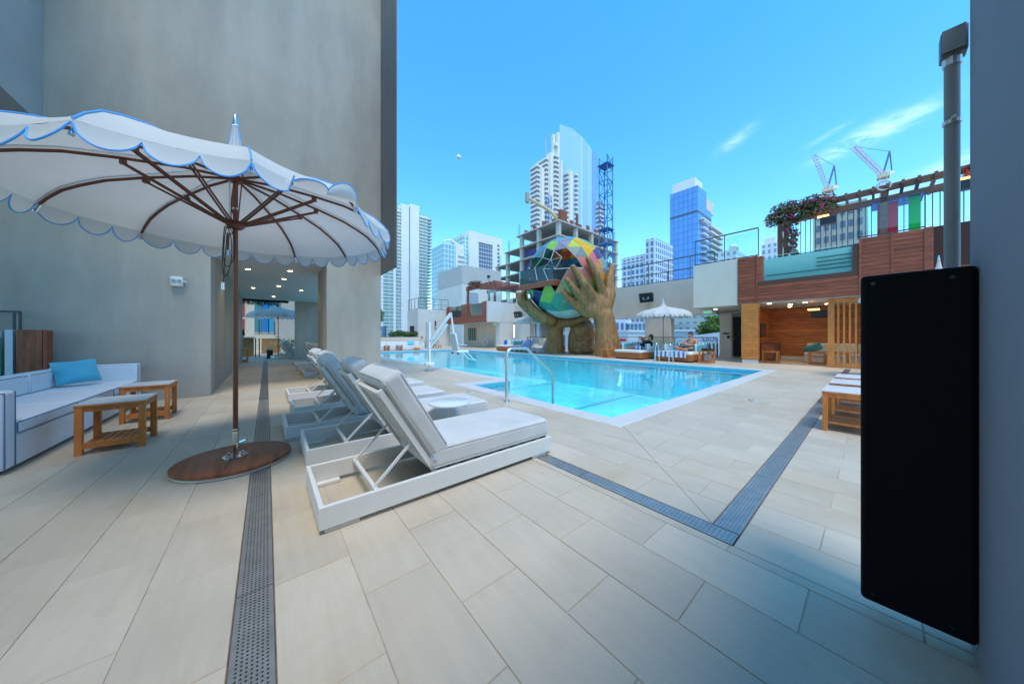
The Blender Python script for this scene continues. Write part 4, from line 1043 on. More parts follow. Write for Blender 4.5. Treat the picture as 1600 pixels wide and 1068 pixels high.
# wall speakers
def speaker(label, y, z):
    t = T('wall_speaker', label, 'speaker', (XR-.4, y, z), 'black wall speakers')
    P = [(XR-.75, -.42, .26), (XR-.75, .42, .26), (XR-.62, .42, -.30), (XR-.62, -.42, -.30), (XR-.30, -.30, .22), (XR-.30, .30, .22), (XR-.30, .30, -.20), (XR-.30, -.30, -.20)]
    MB().add([(p[0], y+p[1], z+p[2]) for p in P], [(0, 3, 2, 1), (4, 5, 6, 7), (0, 1, 5, 4), (1, 2, 6, 5), (2, 3, 7, 6), (3, 0, 4, 7)]).build('cabinet', M('speaker_black', (.03, .035, .04), .5), t, bevel=.015, fix=True)
    bx((XR-.30, y-.08, z-.06), (XR-.002, y+.08, z+.06)).build('bracket', black_m, t)
    m = Matrix.Rotation(R(13), 3, 'Y')
    ho = MB().obox((XR-.695, y, z-.03), (.03, .40, .24), m).build('horn', M('horn_grey', (.16, .27, .29), .4), t, bevel=.02, seg=3)
    MB().obox((XR-.713, y, z-.03), (.02, .20, .15), m).build('horn_throat', dark_m, ho, bevel=.02)
speaker('black wall speaker on the grey wall right of the giant hand', 8.75, 3.45)
speaker('black wall speaker on the wall left of the giant hands', 20.8, 3.1)

# ================================================================ daybeds and guests
orange_t = M('daybed_teak', (.40, .13, .035), .45, var=.2, vscale=3, vmap=(1, .6, 6), rnd=.08)
stripe_t = stripes('teal_white_stripes', (.62, .68, .66), (.10, .34, .38), 7, 1)
stripe_n = stripes('navy_white_towel', (.70, .72, .78), (.12, .17, .42), 5.5, 1, .55)
stripe_b = stripes('blue_white_mattress', (.70, .72, .76), (.06, .10, .38), 9, 1, .45)
def daybed(label, x0, y0, x1, y1):
    t = T('daybed', label, 'daybed', ((x0+x1)/2, (y0+y1)/2, 0), 'wooden poolside daybeds')
    def rr(x0, y0, x1, y1, r, z0, z1):
        P = []
        for cx, cy, a in ((x1-r, y1-r, 0), (x0+r, y1-r, 90), (x0+r, y0+r, 180), (x1-r, y0+r, 270)):
            P += [(cx+r*math.cos(R(a+15*k)), cy+r*math.sin(R(a+15*k))) for k in range(7)]
        return MB().prism(P, z0, z1)
    rr(x0+.08, y0+.08, x1-.08, y1-.08, .1, 0, .055).build('plinth', dark_m, t)
    for k in range(3): rr(x0, y0, x1, y1, .16, .06+.085*k, .14+.085*k).build('board', orange_t, t, smooth=True)
    rr(x0+.03, y0+.03, x1-.03, y1-.03, .14, .315, .43).build('mattress', M('ivory_mattress', (.74, .73, .68), .9, var=.03), t, bevel=.02)
    for k in range(3):
        w = (y1-y0)/3; bx((x1-.32, y0+w*k+.02, .432), (x1-.08, y0+w*(k+1)-.02, .80)).build('back_cushion', stripe_t, t, bevel=.05, seg=3)
    for y in (y0+.03, y1-.20): bx((x0+.75, y, .432), (x1-.35, y+.17, .74)).build('bolster', stripe_t, t, bevel=.05, seg=3)
    return t
daybed('wooden daybed with a white mattress, left one under the umbrella', 13.4, 6.85, 15.3, 8.32)
daybed('wooden daybed draped with a striped towel, right one under the umbrella', 13.5, 4.75, 15.4, 6.30)
tw_ = MB(); tw_.box((13.46, 4.95, .432), (14.75, 6.2, .446)); tw_.box((13.455, 4.95, .20), (13.469, 6.2, .4315))
tag(tw_.build('beach_towel', stripe_n), 'blue and white striped towel hanging over the right daybed', 'towel')
daybed('wooden daybed with a white mattress left of the striped loungers', 13.6, 17.2, 15.4, 18.5)
frame_table('slim teak side table at the left end of the white daybed', 13.35, 8.5, 13.75, 8.95, .46)
ft = frame_table('teak side table with a black bag on top, right of the striped daybed', 13.75, 4.12, 14.2, 4.58, .50)
pillow('bag', 'black bag lying on the teak table beside the right daybed', 'bag', (13.95, 4.30, .55), .52, .12, .30, black_m, 0, R(70))
pillow('bag', 'pale patterned tote bag standing inside the open teak table', 'bag', (13.96, 4.34, .26), .26, .30, .10, M('tote_fabric', (.45, .45, .42), .9, var=.3, vscale=14), 0, R(90))
skin_m = M('skin', (.46, .22, .13), .5, var=.06, vscale=6); hair_m = M('dark_hair', (.02, .014, .012), .5); blackc = M('black_cloth', (.012, .012, .015), .9)
def head(mb, c, look, r=.105):
    mb.ell(c, (r*.78, r*.9, r*1.15)); f = Vector(look).normalized(); c = Vector(c)
    mb.ell(c+f*r*.85+Vector((0, 0, -.01)), (.018, .018, .03), n=6)       # nose
    mb.ell(c+f*r*.62+Vector((0, 0, -.07)), (.045, .045, .04), n=6)       # chin and mouth
    sd_ = f.cross(Vector((0, 0, 1))).normalized()
    for s in (-1, 1): mb.ell(c+sd_*s*r*.80, (.02, .02, .032), n=6)       # ears
def hand(mb, w, d):
    w = Vector(w); d = Vector(d).normalized(); sd_ = d.cross(Vector((0, 0, 1))).normalized()
    mb.capsule(w, w+d*.075, .028, .036, 8)
    for k in range(4):
        o = sd_*(k-1.5)*.020; L = (.062, .075, .07, .055)[k]
        mb.capsule(w+d*.08+o, w+d*(.08+L*.6)+o+Vector((0, 0, -.012)), .0095, .009, 6); mb.capsule(w+d*(.08+L*.6)+o+Vector((0, 0, -.012)), w+d*(.08+L)+o+Vector((0, 0, -.032)), .009, .008, 6)
    mb.capsule(w+d*.02-sd_*.025, w+d*.07-sd_*.062, .011, .009, 6)
def person(label, sk, clothes, hairpts, loc, eyes):
    p = T('person', label, 'person', loc)
    me = remeshed(sk, .016, 3, 'body', loc); b = link('body', me, skin_m, p); 
    for nm, mb, mat in clothes: link(nm, remeshed(mb, .018, 3, nm, loc), mat, p)
    hm = MB()
    for c, r in hairpts: hm.ell(c, r, n=9)
    link('hair', remeshed(hm, .016, 2, 'hair', loc), hair_m, p)
    em = MB()
    for c in eyes: em.ell(c, (.012, .012, .008), n=6)
    em.build('eyes', hair_m, b)
    return p
# seated guest, legs crossed, on the right daybed
sk = MB(); H = Vector((14.55, 5.22, .58)); CH = Vector((14.62, 5.12, .98)); HD = Vector((14.57, 5.16, 1.20+.03))
HD = Vector((14.56, 5.18, 1.16))
sk.ell(H, (.17, .19, .13)); sk.capsule(H+Vector((0, 0, .06)), CH-Vector((0, 0, .14)), .14, .15, 12); sk.ell(CH-Vector((0, 0, .08)), (.12, .20, .13), n=10)
CH = Vector((14.60, 5.14, .92))
sk.capsule(CH+Vector((0, 0, .02)), HD-Vector((0, 0, .10)), .058, .05, 8); head(sk, HD, (-.7, .5, 0))
for s, kn, an in ((1, (14.18, 5.66, .60), (14.10, 5.20, .50)), (-1, (14.14, 4.98, .58), (14.16, 5.45, .49))):
    hip = H+Vector((-.05, .10*s, -.02)); sk.capsule(hip, kn, .095, .065); sk.capsule(kn, an, .062, .042); a = Vector(an); sk.capsule(a, a+Vector((-.10, -.10*s, -.015)), .042, .028)
for s, el, wr in ((1, (14.42, 5.48, .76), (14.28, 5.24, .74)), (-1, (14.44, 4.90, .74), (14.30, 5.10, .70))):
    sh = CH+Vector((0, .19*s, -.02)); sk.capsule(sh, el, .06, .045); sk.capsule(el, wr, .045, .032); hand(sk, wr, (-.5, -.4*s, 0))
shorts = MB(); shorts.ell(H, (.185, .205, .14))
for s, kn in ((1, (14.30, 5.52, .60)), (-1, (14.27, 5.02, .59))): shorts.capsule(H+Vector((-.05, .10*s, -.02)), kn, .112, .098)
person('shirtless person sitting cross-legged on the striped towel, dark shorts', sk, [('shorts', shorts, M('dark_shorts', (.05, .07, .09), .9))],
       [(HD+Vector((.015, -.01, .05)), (.095, .10, .085)), (HD+Vector((.05, -.035, .0)), (.06, .065, .09))], (14.5, 5.2, .45), [HD+Vector((-.085, .035, .015)), HD+Vector((-.06, .075, .015))])
# reclining guest on the left daybed
sk = MB(); H = Vector((14.45, 7.35, .53)); CH = Vector((14.5, 7.02, .82)); HD = Vector((14.5, 6.93, 1.06))
sk.ell(H, (.18, .17, .12)); sk.capsule(H, CH-Vector((0, .05, .10)), .13, .14, 12); sk.ell(CH-Vector((0, 0, .05)), (.18, .12, .14), n=10)
sk.capsule(CH, HD-Vector((0, .0, .08)), .052, .046, 8); head(sk, HD, (-.3, .9, 0))
for s, kn, an in ((1, (14.58, 7.80, .62), (14.55, 8.18, .50)), (-1, (14.32, 7.78, .56), (14.30, 8.20, .49))):
    sk.capsule(H+Vector((.09*s, 0, 0)), kn, .088, .06); sk.capsule(kn, an, .058, .038); a = Vector(an); sk.capsule(a, a+Vector((0, .10, .07)), .036, .026)
for s, el, wr in ((1, (14.72, 7.22, .84), (14.60, 7.38, 1.02)), (-1, (14.26, 7.24, .84), (14.38, 7.40, 1.02))):
    sk.capsule(CH+Vector((.17*s, 0, -.02)), el, .05, .04); sk.capsule(el, wr, .04, .028); hand(sk, wr, (-.25*s, .5, .5))
top = MB(); top.capsule(H+Vector((0, -.05, .08)), CH-Vector((0, .05, .10)), .148, .155, 12); top.ell(CH-Vector((0, 0, .05)), (.195, .135, .15), n=10)
for s, el in ((1, (14.70, 7.16, .83)), (-1, (14.28, 7.18, .83))): top.capsule(CH+Vector((.17*s, 0, -.02)), el, .065, .055)
skirt = MB(); skirt.ell(H, (.20, .19, .14))
for s, kn in ((1, (14.56, 7.62, .59)), (-1, (14.34, 7.62, .555))): skirt.capsule(H+Vector((.08*s, 0, 0)), kn, .11, .095)
person('person reclining on the left daybed in a black top and striped wrap, arms raised', sk, [('top', top, blackc), ('wrap', skirt, stripe_n)],
       [(HD+Vector((.0, -.03, .05)), (.10, .10, .09)), (HD+Vector((.02, -.07, -.05)), (.085, .06, .13))], (14.45, 7.3, .45), [HD+Vector((-.05, .085, .015)), HD+Vector((.01, .09, .015))])

# striped loungers left of the sculpture
def striped_lounger(label, x, y, rz):
    t = T('striped_lounger', label, 'lounger', (0, 0, 0), 'blue and white striped loungers')
    bx((0, 0, .12), (1.9, .68, .17)).build('frame', white_p, t)
    for a in (.1, 1.72):
        for b in (.03, .59): bx((a, b, 0), (a+.06, b+.06, .119)).build('leg', white_p, t)
    bx((0, .02, .171), (1.25, .66, .27)).build('seat_cushion', stripe_b, t, bevel=.03, seg=3)
    m = Matrix.Rotation(R(-52), 3, 'Y'); MB().obox((1.46, .34, .52), (.72, .64, .10), m).build('back_cushion', stripe_b, t, bevel=.03, seg=3)
    MB().bar((1.5, .1, .45), (1.8, .1, .16), .02, .02).build('strut', white_p, t); MB().bar((1.5, .58, .45), (1.8, .58, .16), .02, .02).build('strut', white_p, t)
    t.location = (x, y, 0); t.rotation_euler = (0, 0, rz); return t
striped_lounger('blue striped lounger nearest the giant left forearm', 13.7, 14.15, .0)
striped_lounger('blue striped lounger below the left umbrella, second from the giant forearm', 13.7, 15.9, .0)
striped_lounger('blue striped lounger beside the left daybed', 13.7, 16.5, .0)
pillow('cooler_bag', 'bright blue bag standing on the daybed left of the striped loungers', 'bag', (14.3, 18.1, .62), .36, .40, .22, M('bright_blue', (.01, .13, .62), .5), 0, R(60))
frame_table('small dark teak table between the left daybed and the striped loungers', 13.7, 16.75 + .42, 14.05, 17.15 + .02 + .3, .40) if False else None

# ================================================================ giant hands with the sphere
bronze = bpy.data.materials.new('strand_bronze'); bronze.use_nodes = True
nt = bronze.node_tree; b = nt.nodes['Principled BSDF']; b.inputs['Roughness'].default_value = .55; b.inputs['Metallic'].default_value = .15
tc_ = nt.nodes.new('ShaderNodeTexCoord'); mp_ = nt.nodes.new('ShaderNodeMapping'); mp_.inputs['Rotation'].default_value = (R(25), R(30), 0); nt.links.new(tc_.outputs['Object'], mp_.inputs[0])
mp_.inputs['Scale'].default_value = (7, 7, 1.1)
wv = nt.nodes.new('ShaderNodeTexNoise'); wv.inputs['Scale'].default_value = 1.3; wv.inputs['Detail'].default_value = 6; wv.inputs['Roughness'].default_value = .62; wv.inputs['Distortion'].default_value = 1.2
nt.links.new(mp_.outputs[0], wv.inputs[0])
cr = nt.nodes.new('ShaderNodeMixRGB'); cr.inputs[1].default_value = (.20, .088, .03, 1); cr.inputs[2].default_value = (.44, .215, .072, 1); mr_ = nt.nodes.new('ShaderNodeMapRange'); mr_.inputs[1].default_value = .34; mr_.inputs[2].default_value = .66; nt.links.new(wv.outputs[0], mr_.inputs[0]); nt.links.new(mr_.outputs[0], cr.inputs[0]); nt.links.new(cr.outputs[0], b.inputs['Base Color'])
bp_ = nt.nodes.new('ShaderNodeBump'); bp_.inputs['Strength'].default_value = .7; bp_.inputs['Distance'].default_value = .06; nt.links.new(wv.outputs[0], bp_.inputs['Height']); nt.links.new(bp_.outputs[0], b.inputs['Normal'])
SC = (14.22, 12.0, 0)
gh = T('hand_sculpture', 'giant brown strand-textured hands and face rising from the pool terrace', 'sculpture', SC)
def chain(mb, pts, rs):
    for i in range(len(pts)-1): mb.capsule(pts[i], pts[i+1], rs[i], rs[i+1], 12)
hr = MB()
chain(hr, [(2.02, -1.8, -.3), (1.97, -1.8, .5), (1.90, -1.8, 1.1), (1.84, -1.8, 1.65), (1.72, -1.82, 2.2)], [.84, .72, .64, .60, .56])
hr.ell((1.45, -1.95, 2.80), (.62, .34, .72), Matrix.Rotation(R(-25), 3, 'Y')); hr.ell((1.1, -1.95, 2.62), (.52, .32, .50), Matrix.Rotation(R(-25), 3, 'Y')); hr.ell((1.75, -1.75, 3.05), (.46, .36, .60))
hr.ell((1.30, -1.98, 3.05), (.45, .30, .40), Matrix.Rotation(R(-25), 3, 'Y'))
chain(hr, [(1.60, -1.85, 2.95), (1.60, -1.92, 3.53), (1.16, -2.44, 4.39), (.68, -2.60, 5.17)], [.32, .29, .235, .165])
chain(hr, [(1.35, -1.95, 2.75), (1.16, -2.02, 3.17), (.39, -2.62, 3.95), (-.15, -2.74, 4.71)], [.32, .29, .235, .165])
chain(hr, [(1.1, -1.95, 2.55), (.83, -1.95, 2.84), (.11, -2.46, 3.45), (-.44, -2.62, 4.07)], [.31, .28, .225, .155])
chain(hr, [(.95, -1.85, 2.35), (.56, -1.70, 2.51), (-.08, -2.16, 2.96), (-.61, -2.36, 3.43)], [.28, .24, .195, .14])
chain(hr, [(1.82, -1.75, 2.6), (2.14, -1.65, 3.45), (2.12, -1.55, 4.25), (2.32, -1.45, 5.02)], [.40, .34, .265, .165])
hl = MB()
chain(hl, [(-.53, 1.3, -.3), (-.52, 1.3, .5), (-.52, 1.25, 1.2), (-.55, 1.15, 1.75), (-.9, .9, 2.1)], [.72, .64, .58, .56, .52])
hl.ell((-1.2, .6, 2.22), (.75, .75, .38), Matrix.Rotation(R(30), 3, 'Y'))
chain(hl, [(-.95, .1, 2.05), (-1.30, -.2, 2.15), (-1.98, -.3, 2.62), (-2.32, -.2, 3.15)], [.34, .33, .29, .21])
chain(hl, [(-1.2, .5, 2.15), (-1.80, .45, 2.36), (-2.46, .4, 2.99), (-2.64, .5, 3.64), (-2.55, .7, 4.1)], [.34, .33, .29, .24, .18])
chain(hl, [(-1.3, 1.0, 2.25), (-2.05, 1.2, 2.66), (-2.75, 1.2, 3.32), (-2.88, 1.3, 3.88)], [.32, .31, .27, .19])
chain(hl, [(-1.0, 1.4, 2.2), (-1.7, 1.9, 2.7), (-2.2, 2.0, 3.4)], [.3, .28, .2])
chain(hl, [(-.3, .9, 1.95), (.6, .5, 2.0), (1.2, -.1, 2.25)], [.35, .30, .22])
fc = MB()
fc.ell((1.08, .75, .62), (.84, .95, 1.52)); fc.ell((1.08, .20, 1.45), (.66, .5, .50)); fc.ell((.80, -.12, .95), (.34, .16, .13), Matrix.Rotation(R(12), 3, 'Y')); fc.ell((1.40, -.12, .95), (.34, .16, .13), Matrix.Rotation(R(-12), 3, 'Y'))
fc.capsule((1.10, -.16, .85), (1.10, -.36, .22), .10, .17); fc.ell((.72, -.02, .22), (.30, .22, .24)); fc.ell((1.48, -.02, .22), (.30, .22, .24))
fc.ell((.82, .0, .58), (.17, .10, .08)); fc.ell((1.38, .0, .58), (.17, .10, .08))
for k in range(9):
    a = R(200-27*k*.9); fc.ell((1.08+.66*math.cos(a), .45, 1.15+.95*max(0, math.sin(a))), (.20, .28, .22))
for nm, mb, vx in (('right_hand', hr, .06), ('left_hand', hl, .06), ('face', fc, .05)):
    me = remeshed(mb, vx, 5, nm); o = link(nm, me, bronze, gh)
gh.rotation_euler = (0, 0, R(-39.5))
# the faceted sphere
ZC, RS = 4.642, 2.45
gs = T('faceted_sphere', 'large sphere of coloured mirror panels held by the giant hands', 'sphere', SC)
bm = bmesh.new(); bmesh.ops.create_icosphere(bm, subdivisions=3, radius=RS)
bmesh.ops.rotate(bm, verts=bm.verts, cent=(0, 0, 0), matrix=Matrix.Rotation(R(14), 3, 'X') @ Matrix.Rotation(R(20), 3, 'Z'))
anch = [((0, 2.35), (.16, .50, .62)), ((-.8, 2.15), (.16, .52, .66)), ((.8, 2.15), (.20, .60, .62)), ((-1.5, 1.75), (.13, .45, .62)), ((1.6, 1.7), (.2, .55, .55)), ((-.95, 1.85), (.42, .75, .10)), ((-.5, 1.9), (.34, .36, .50)), ((-.3, 1.5), (.40, .36, .48)), ((.3, 1.6), (.95, .62, .02)), ((.8, 1.85), (.62, .72, .14)),
        ((1.35, 1.8), (.16, .62, .20)), ((.55, 1.0), (.98, .48, .02)), ((.15, 1.15), (.98, .60, .02)), ((1.75, 1.2), (.16, .10, .24)), ((2.0, .9), (.20, .56, .52)), ((.9, .5), (.85, .25, .25)), ((.85, 1.3), (.95, .58, .03)), ((.0, 1.75), (.70, .78, .10)), ((1.4, .2), (.88, .40, .10)), ((.4, .1), (.85, .28, .20)), ((0, -.3), (.70, .30, .26)), ((-.5, -.25), (.72, .32, .24)),
        ((1.6, -.4), (.85, .45, .05)), ((-.85, -.9), (.74, .42, .22)), ((-.35, -1.0), (.55, .72, .20)), ((-1.4, -1.1), (.48, .70, .10)), ((-1.8, -.8), (.08, .66, .22)), ((-.6, -1.7), (.12, .42, .28)), ((0, -1.4), (.80, .42, .10)), ((0, -2.0), (.08, .40, .42)), ((.5, -1.8), (.06, .40, .55)), ((-1.9, -1.4), (.03, .05, .22)), ((-1.2, -1.7), (.10, .42, .36)), ((1.2, -.9), (.42, .62, .14)), ((-2.2, .4), (.2, .5, .5)), ((2.3, 0), (.3, .25, .4))]
pm = {}
def panel_mat(c):
    key = 'panel_%02d_%02d_%02d' % tuple(int(q*99) for q in c)
    if key in MATS: return MATS[key]
    m = M(key, c, .25, metal=.0, var=.10, vscale=1.5, rnd=.10); nt = m.node_tree; tr = nt.nodes.new('ShaderNodeBsdfTranslucent'); tr.inputs[0].default_value = (*c, 1)
    mix = nt.nodes.new('ShaderNodeMixShader'); mix.inputs[0].default_value = .35; nt.links.new(nt.nodes['Principled BSDF'].outputs[0], mix.inputs[1]); nt.links.new(tr.outputs[0], mix.inputs[2]); nt.links.new(mix.outputs[0], nt.nodes['Material Output'].inputs[0])
    return m
def rot_l(p): return Matrix.Rotation(R(-39.5), 3, 'Z') @ Vector(p)
fr_ = MB(); npan = 0; skipped = set(); dg_ = M('awning_slate', (.13, .19, .19), .5, var=.1); cap_m = M('pale_bowl', (.45, .55, .50), .4, var=.05)
for f in bm.faces:
    c = f.calc_center_median(); x, y, dz = c.x, c.y, c.z
    n = c.normalized()
    k = RS*1.0/(c.length)
    topb = 1.30-.28*(x+1.2)**2*(1 if x < -1.2 else .55)
    opening = y < .5 and x < .25 and (-.78 if x < -.3 else -.35) < dz < topb-.1 and x > -2.5 and not (x > -.5 and dz < .1)
    awn = y < .5 and x < .45 and topb-.1 <= dz < topb+.16
    if opening: skipped.add(f); continue
    if dz < -2.05: m_ = cap_m
    elif awn: m_ = dg_
    elif y < .8:
        m_ = panel_mat(min(anch, key=lambda a: (a[0][0]-x)**2+(a[0][1]-dz)**2)[1])
    else: m_ = panel_mat(anch[(f.index*7) % len(anch)][1])
    vs_ = [v.co for v in f.verts]
    out_ = [c+(v-c)*.965+n*.02*(1+(.5 if awn else 0)) for v in vs_]; inn = [c+(v-c)*.965-n*.03 for v in vs_]
    V = [rot_l(p)+Vector((SC[0], SC[1], ZC)) for p in out_+inn]
    MB().add(V, [(0, 1, 2), (5, 4, 3), (0, 3, 4, 1), (1, 4, 5, 2), (2, 5, 3, 0)]).build('panel', m_, gs); npan += 1
for e_ in bm.edges:
    if sum(1 for f in e_.link_faces if f in skipped) == 2 and e_.index % 3: continue
    a, b2 = e_.verts[0].co, e_.verts[1].co
    fr_.tube([rot_l(a*.995)+Vector((SC[0], SC[1], ZC)), rot_l(b2*.995)+Vector((SC[0], SC[1], ZC))], .022, 5)
fr_.build('frame', M('sphere_frame', (.42, .44, .45), .4, metal=.4), gs)
bm.free()
# balcony jutting from the sphere (edges along the world axes)
C0 = rot_l((-1.12, -2.25, 0))+Vector((SC[0], SC[1], 0)); bx0, by0 = C0.x, C0.y
bl = T('sphere_balcony', 'small timber balcony with glass balustrade jutting from the sphere', 'balcony', (bx0, by0, 4.0))
bx((bx0, by0, 4.02), (bx0+2.3, by0+2.9, 4.17)).build('floor', stucco_w, bl)
bx((bx0-.03, by0-.03, 3.86), (bx0+2.3, by0, 4.15)).build('fascia_board', facade_w, bl); bx((bx0-.03, by0, 3.86), (bx0-.001, by0+2.9, 4.15)).build('fascia_board', facade_w, bl)
for k in range(9): bx((bx0+.02, by0+.3*k+.05, 3.90), (bx0+2.2, by0+.3*k+.13, 4.018)).build('joist', facade_w, bl)
gb = glassy('balcony_glass', (.86, .96, .97), body=(.5, .75, .8), bodyf=.08)
for a, b_ in (((bx0, by0, 4.18), (bx0+1.7, by0+.015, 5.05)), ((bx0, by0+.02, 4.18), (bx0+.015, by0+1.4, 5.05)), ((bx0, by0+1.43, 4.18), (bx0+.015, by0+2.8, 5.05))): bx(a, b_).build('glass_pane', gb, bl)
ch_ = T('balcony_chair', 'black wire chair on the small balcony of the sphere', 'chair', (bx0+1.0, by0+.8, 4.17))
q = (bx0+1.0, by0+.8)
for dx, dy in ((-.2, -.2), (.2, -.2), (-.2, .2), (.2, .2)): MB().tube([(q[0]+dx, q[1]+dy, 4.17), (q[0]+dx*.6, q[1]+dy*.6, 4.60)], .015, 6).build('leg', black_m, ch_)
bx((q[0]-.2, q[1]-.2, 4.60), (q[0]+.2, q[1]+.2, 4.64)).build('seat', black_m, ch_); bx((q[0]-.2, q[1]+.17, 4.64), (q[0]+.2, q[1]+.2, 5.0)).build('backrest', black_m, ch_)

# ================================================================ far end of the pool
fb = T('balcony_building', 'pale terrace building with timber balcony at the far left end of the pool', 'building', (15.25, 26, 0))
bx((15.25, 21.9, 2.40), (18.4, 22.1, 4.25)).build('end_wall', stucco_w, fb); bx((15.3, 22.1, 2.40), (19, 29.95, 2.6)).build('soffit', ceil_m, fb)
bx((17.5, 22.6, 0), (18.4, 29.95, 2.399)).build('lower_wall', stucco_m, fb); bx((16.6, 21.92, 0), (18.3, 22.55, 2.399)).build('corner_pillar', stucco_w, fb)
bx((15.3, 22.1, 2.6), (15.5, 29.95, 3.05)).build('cladding_backing', bk, fb)
Z1 = 4.28
for y0, y1, z0, z1 in ((22.12, 29.9, 2.38, 3.06),): planks_x(15.3, y0, y1, z0, z1, fb, facade_w)
for y0, y1 in ((22.12, 22.86), (25.03, 26.70), (28.95, 29.9)): bx((15.29, y0, 3.07), (15.5, y1, Z1)).build('cladding_panel', facade_w, fb)
for y in (22.15, 25.5, 29.5): bx((15.22, y-.05, 2.38), (15.30, y+.05, Z1+.02)).build('trim_batten', M('red_brown_trim', (.34, .08, .04), .5), fb)
for i, (y0, y1) in enumerate(((22.87, 25.02), (26.71, 28.94))):
    t = T('acrylic_pool_window', ('right' if i == 0 else 'left')+' of the two small turquoise pool windows in the far timber balcony', 'pool window', (15.3, y0, 3.1), 'acrylic pool windows')
    bx((15.40, y0, 3.065), (17, y1, 4.05)).build('water_body', water_up, t); bx((15.30, y0, 3.06), (15.34, y1, 4.18)).build('pane', glass_m, t)
wd = T('barred_window', 'small window with vertical bars in the lower wall at the far end', 'window', (17.49, 28, 1.2))
bx((17.46, 27.3, .65), (17.498, 28.9, 2.0)).build('pane', M('window_dark', (.10, .13, .11), .2), wd)
for y in (27.3, 27.7, 28.1, 28.5, 28.86): bx((17.42, y, .6), (17.455, y+.06, 2.05)).build('bar', M('pale_bar', (.5, .55, .5), .5), wd)
# end block
eb = T('end_block', 'white stucco block with roof railing at the far end of the pool', 'building', (12.1, 30, 0))
bx((12.1, 30, 0), (15.8, 33, 3.95)).build('wall', stucco_w, eb); bx((12.07, 31, 0), (12.099, 32.2, 2.2)).build('doorway', dark_m, eb)
railing('roof_railing', 'dark railing on the roof of the white end block', (12.2, 30.1), (15.6, 30.1), 3.95, 5.1, .8, False, mid=(4.5,))
railing('roof_railing', 'dark railing on the left side of the white end block roof', (12.2, 30.2), (12.2, 33), 3.95, 5.1, .9, False)
o = T('wall_lamp', 'slim black wall lamp on the white end block', 'wall light', (14.0, 29.9, 2.3)); bx((13.95, 29.9, 1.9), (14.07, 29.98, 2.75)).build('body', black_m, o, bevel=.01); bx((13.97, 29.88, 2.0), (14.05, 29.899, 2.2)).build('diffuser', white_p, o)
o = T('fire_alarm', 'small red fire alarm on the white end block', 'alarm', (12.5, 29.98, 1.0)); bx((12.42, 29.95, .85), (12.58, 29.999, 1.1)).build('body', M('alarm_red', (.5, .04, .03), .4), o, bevel=.01); bx((12.46, 29.94, .93), (12.54, 29.949, .98)).build('pull_bar', white_p, o)
# life ring and ladder on the lower wall
o = T('life_ring', 'white life ring hanging on the low wall at the far end', 'life ring', (17.2, 24.7, .4)); MB().tube(arc((16.9, 24.6, .45), .30, 0, 6.283, 24, 'yz')[:-1], .075, 8, True).build('ring', white_p, o, smooth=True)
for k in range(4):
    a = k*math.pi/2+.4; MB().tube([(16.9, 24.6+.30*math.cos(a)-.001, .45+.30*math.sin(a)), (16.9, 24.6+.30*math.cos(a+.18), .45+.30*math.sin(a+.18))], .08, 8).build('band', M('ring_band', (.5, .5, .52), .6), o)
bx((16.98, 24.5, 0), (17.04, 24.7, .8)).build('stand', white_p, o)
ld2 = dup(ld, (ld.location[0]+.1, 18.2+5.6, 0), 0, 'white ladder rails at the far corner of the pool')
# white sofa at the far end
fs = T('outdoor_sofa', 'long white sofa across the far end of the pool', 'sofa', (7.5, 23.8, 0))
for k in range(6):
    x = 4.6+.86*k; bx((x, 23.3, .03), (x+.85, 24.2, .36)).build('seat_module', vinyl_m, fs, bevel=.02); bx((x, 23.95, .361), (x+.85, 24.2, .66)).build('back_module', vinyl_m, fs, bevel=.03)
bx((9.77, 23.3, .03), (9.9, 24.2, .58)).build('arm', vinyl_m, fs, bevel=.02)
pillow('throw_pillow', 'sky blue pillow on the far white sofa', 'pillow', (9.0, 23.75, .58), .55, .36, .16, M('sky_blue_fabric', (.12, .50, .78), .9), R(-15), 0)
frame_table('teak table in front of the far white sofa, nearest the concrete column', 6.75, 22.95, 7.1, 23.25, .42); frame_table('teak table in front of the far white sofa, right one', 7.65, 22.95, 8.05, 23.25, .42)
o = bx((9.0, 22.98, .05), (9.45, 23.25, .22)).build('ottoman', M('orange_fabric', (.80, .25, .05), .8), bevel=.05, seg=3); tag(o, 'orange floor cushion in front of the far white sofa', 'cushion')
plt = T('planter', 'long grey planter box with a clipped hedge behind the far sofa', 'planter', (8, 25.6, 0))
bx((6.9, 25.2, 0), (10.4, 26.1, 1.02)).build('box', stucco_m, plt); bx((7.0, 25.25, 1.021), (10.3, 26.05, 1.06)).build('soil', M('soil', (.05, .035, .025), .9), plt)
hp = [((8.2+.23*k+random.uniform(-.1, .1), 25.65+random.uniform(-.15, .15), 1.28+random.uniform(-.05, .06)), (.30, .35, .26), 330) for k in range(9)]
leaves('hedge', [lf1, lf2, lf3], plt, hp, .055, 11)
o = T('timber_post', 'short timber post beside the grey planter', 'post', (6.8, 25.4, 0)); bx((6.62, 25.3, 0), (6.86, 25.6, .98)).build('post', walnut, o); bx((6.60, 25.28, .98), (6.88, 25.62, 1.02)).build('cap', walnut, o)
gp2 = bx((5.0, 25.35, .1), (6.6, 25.38, .95)).build('glass_balustrade', glass_t); tag(gp2, 'teal glass balustrade left of the grey planter', 'railing')
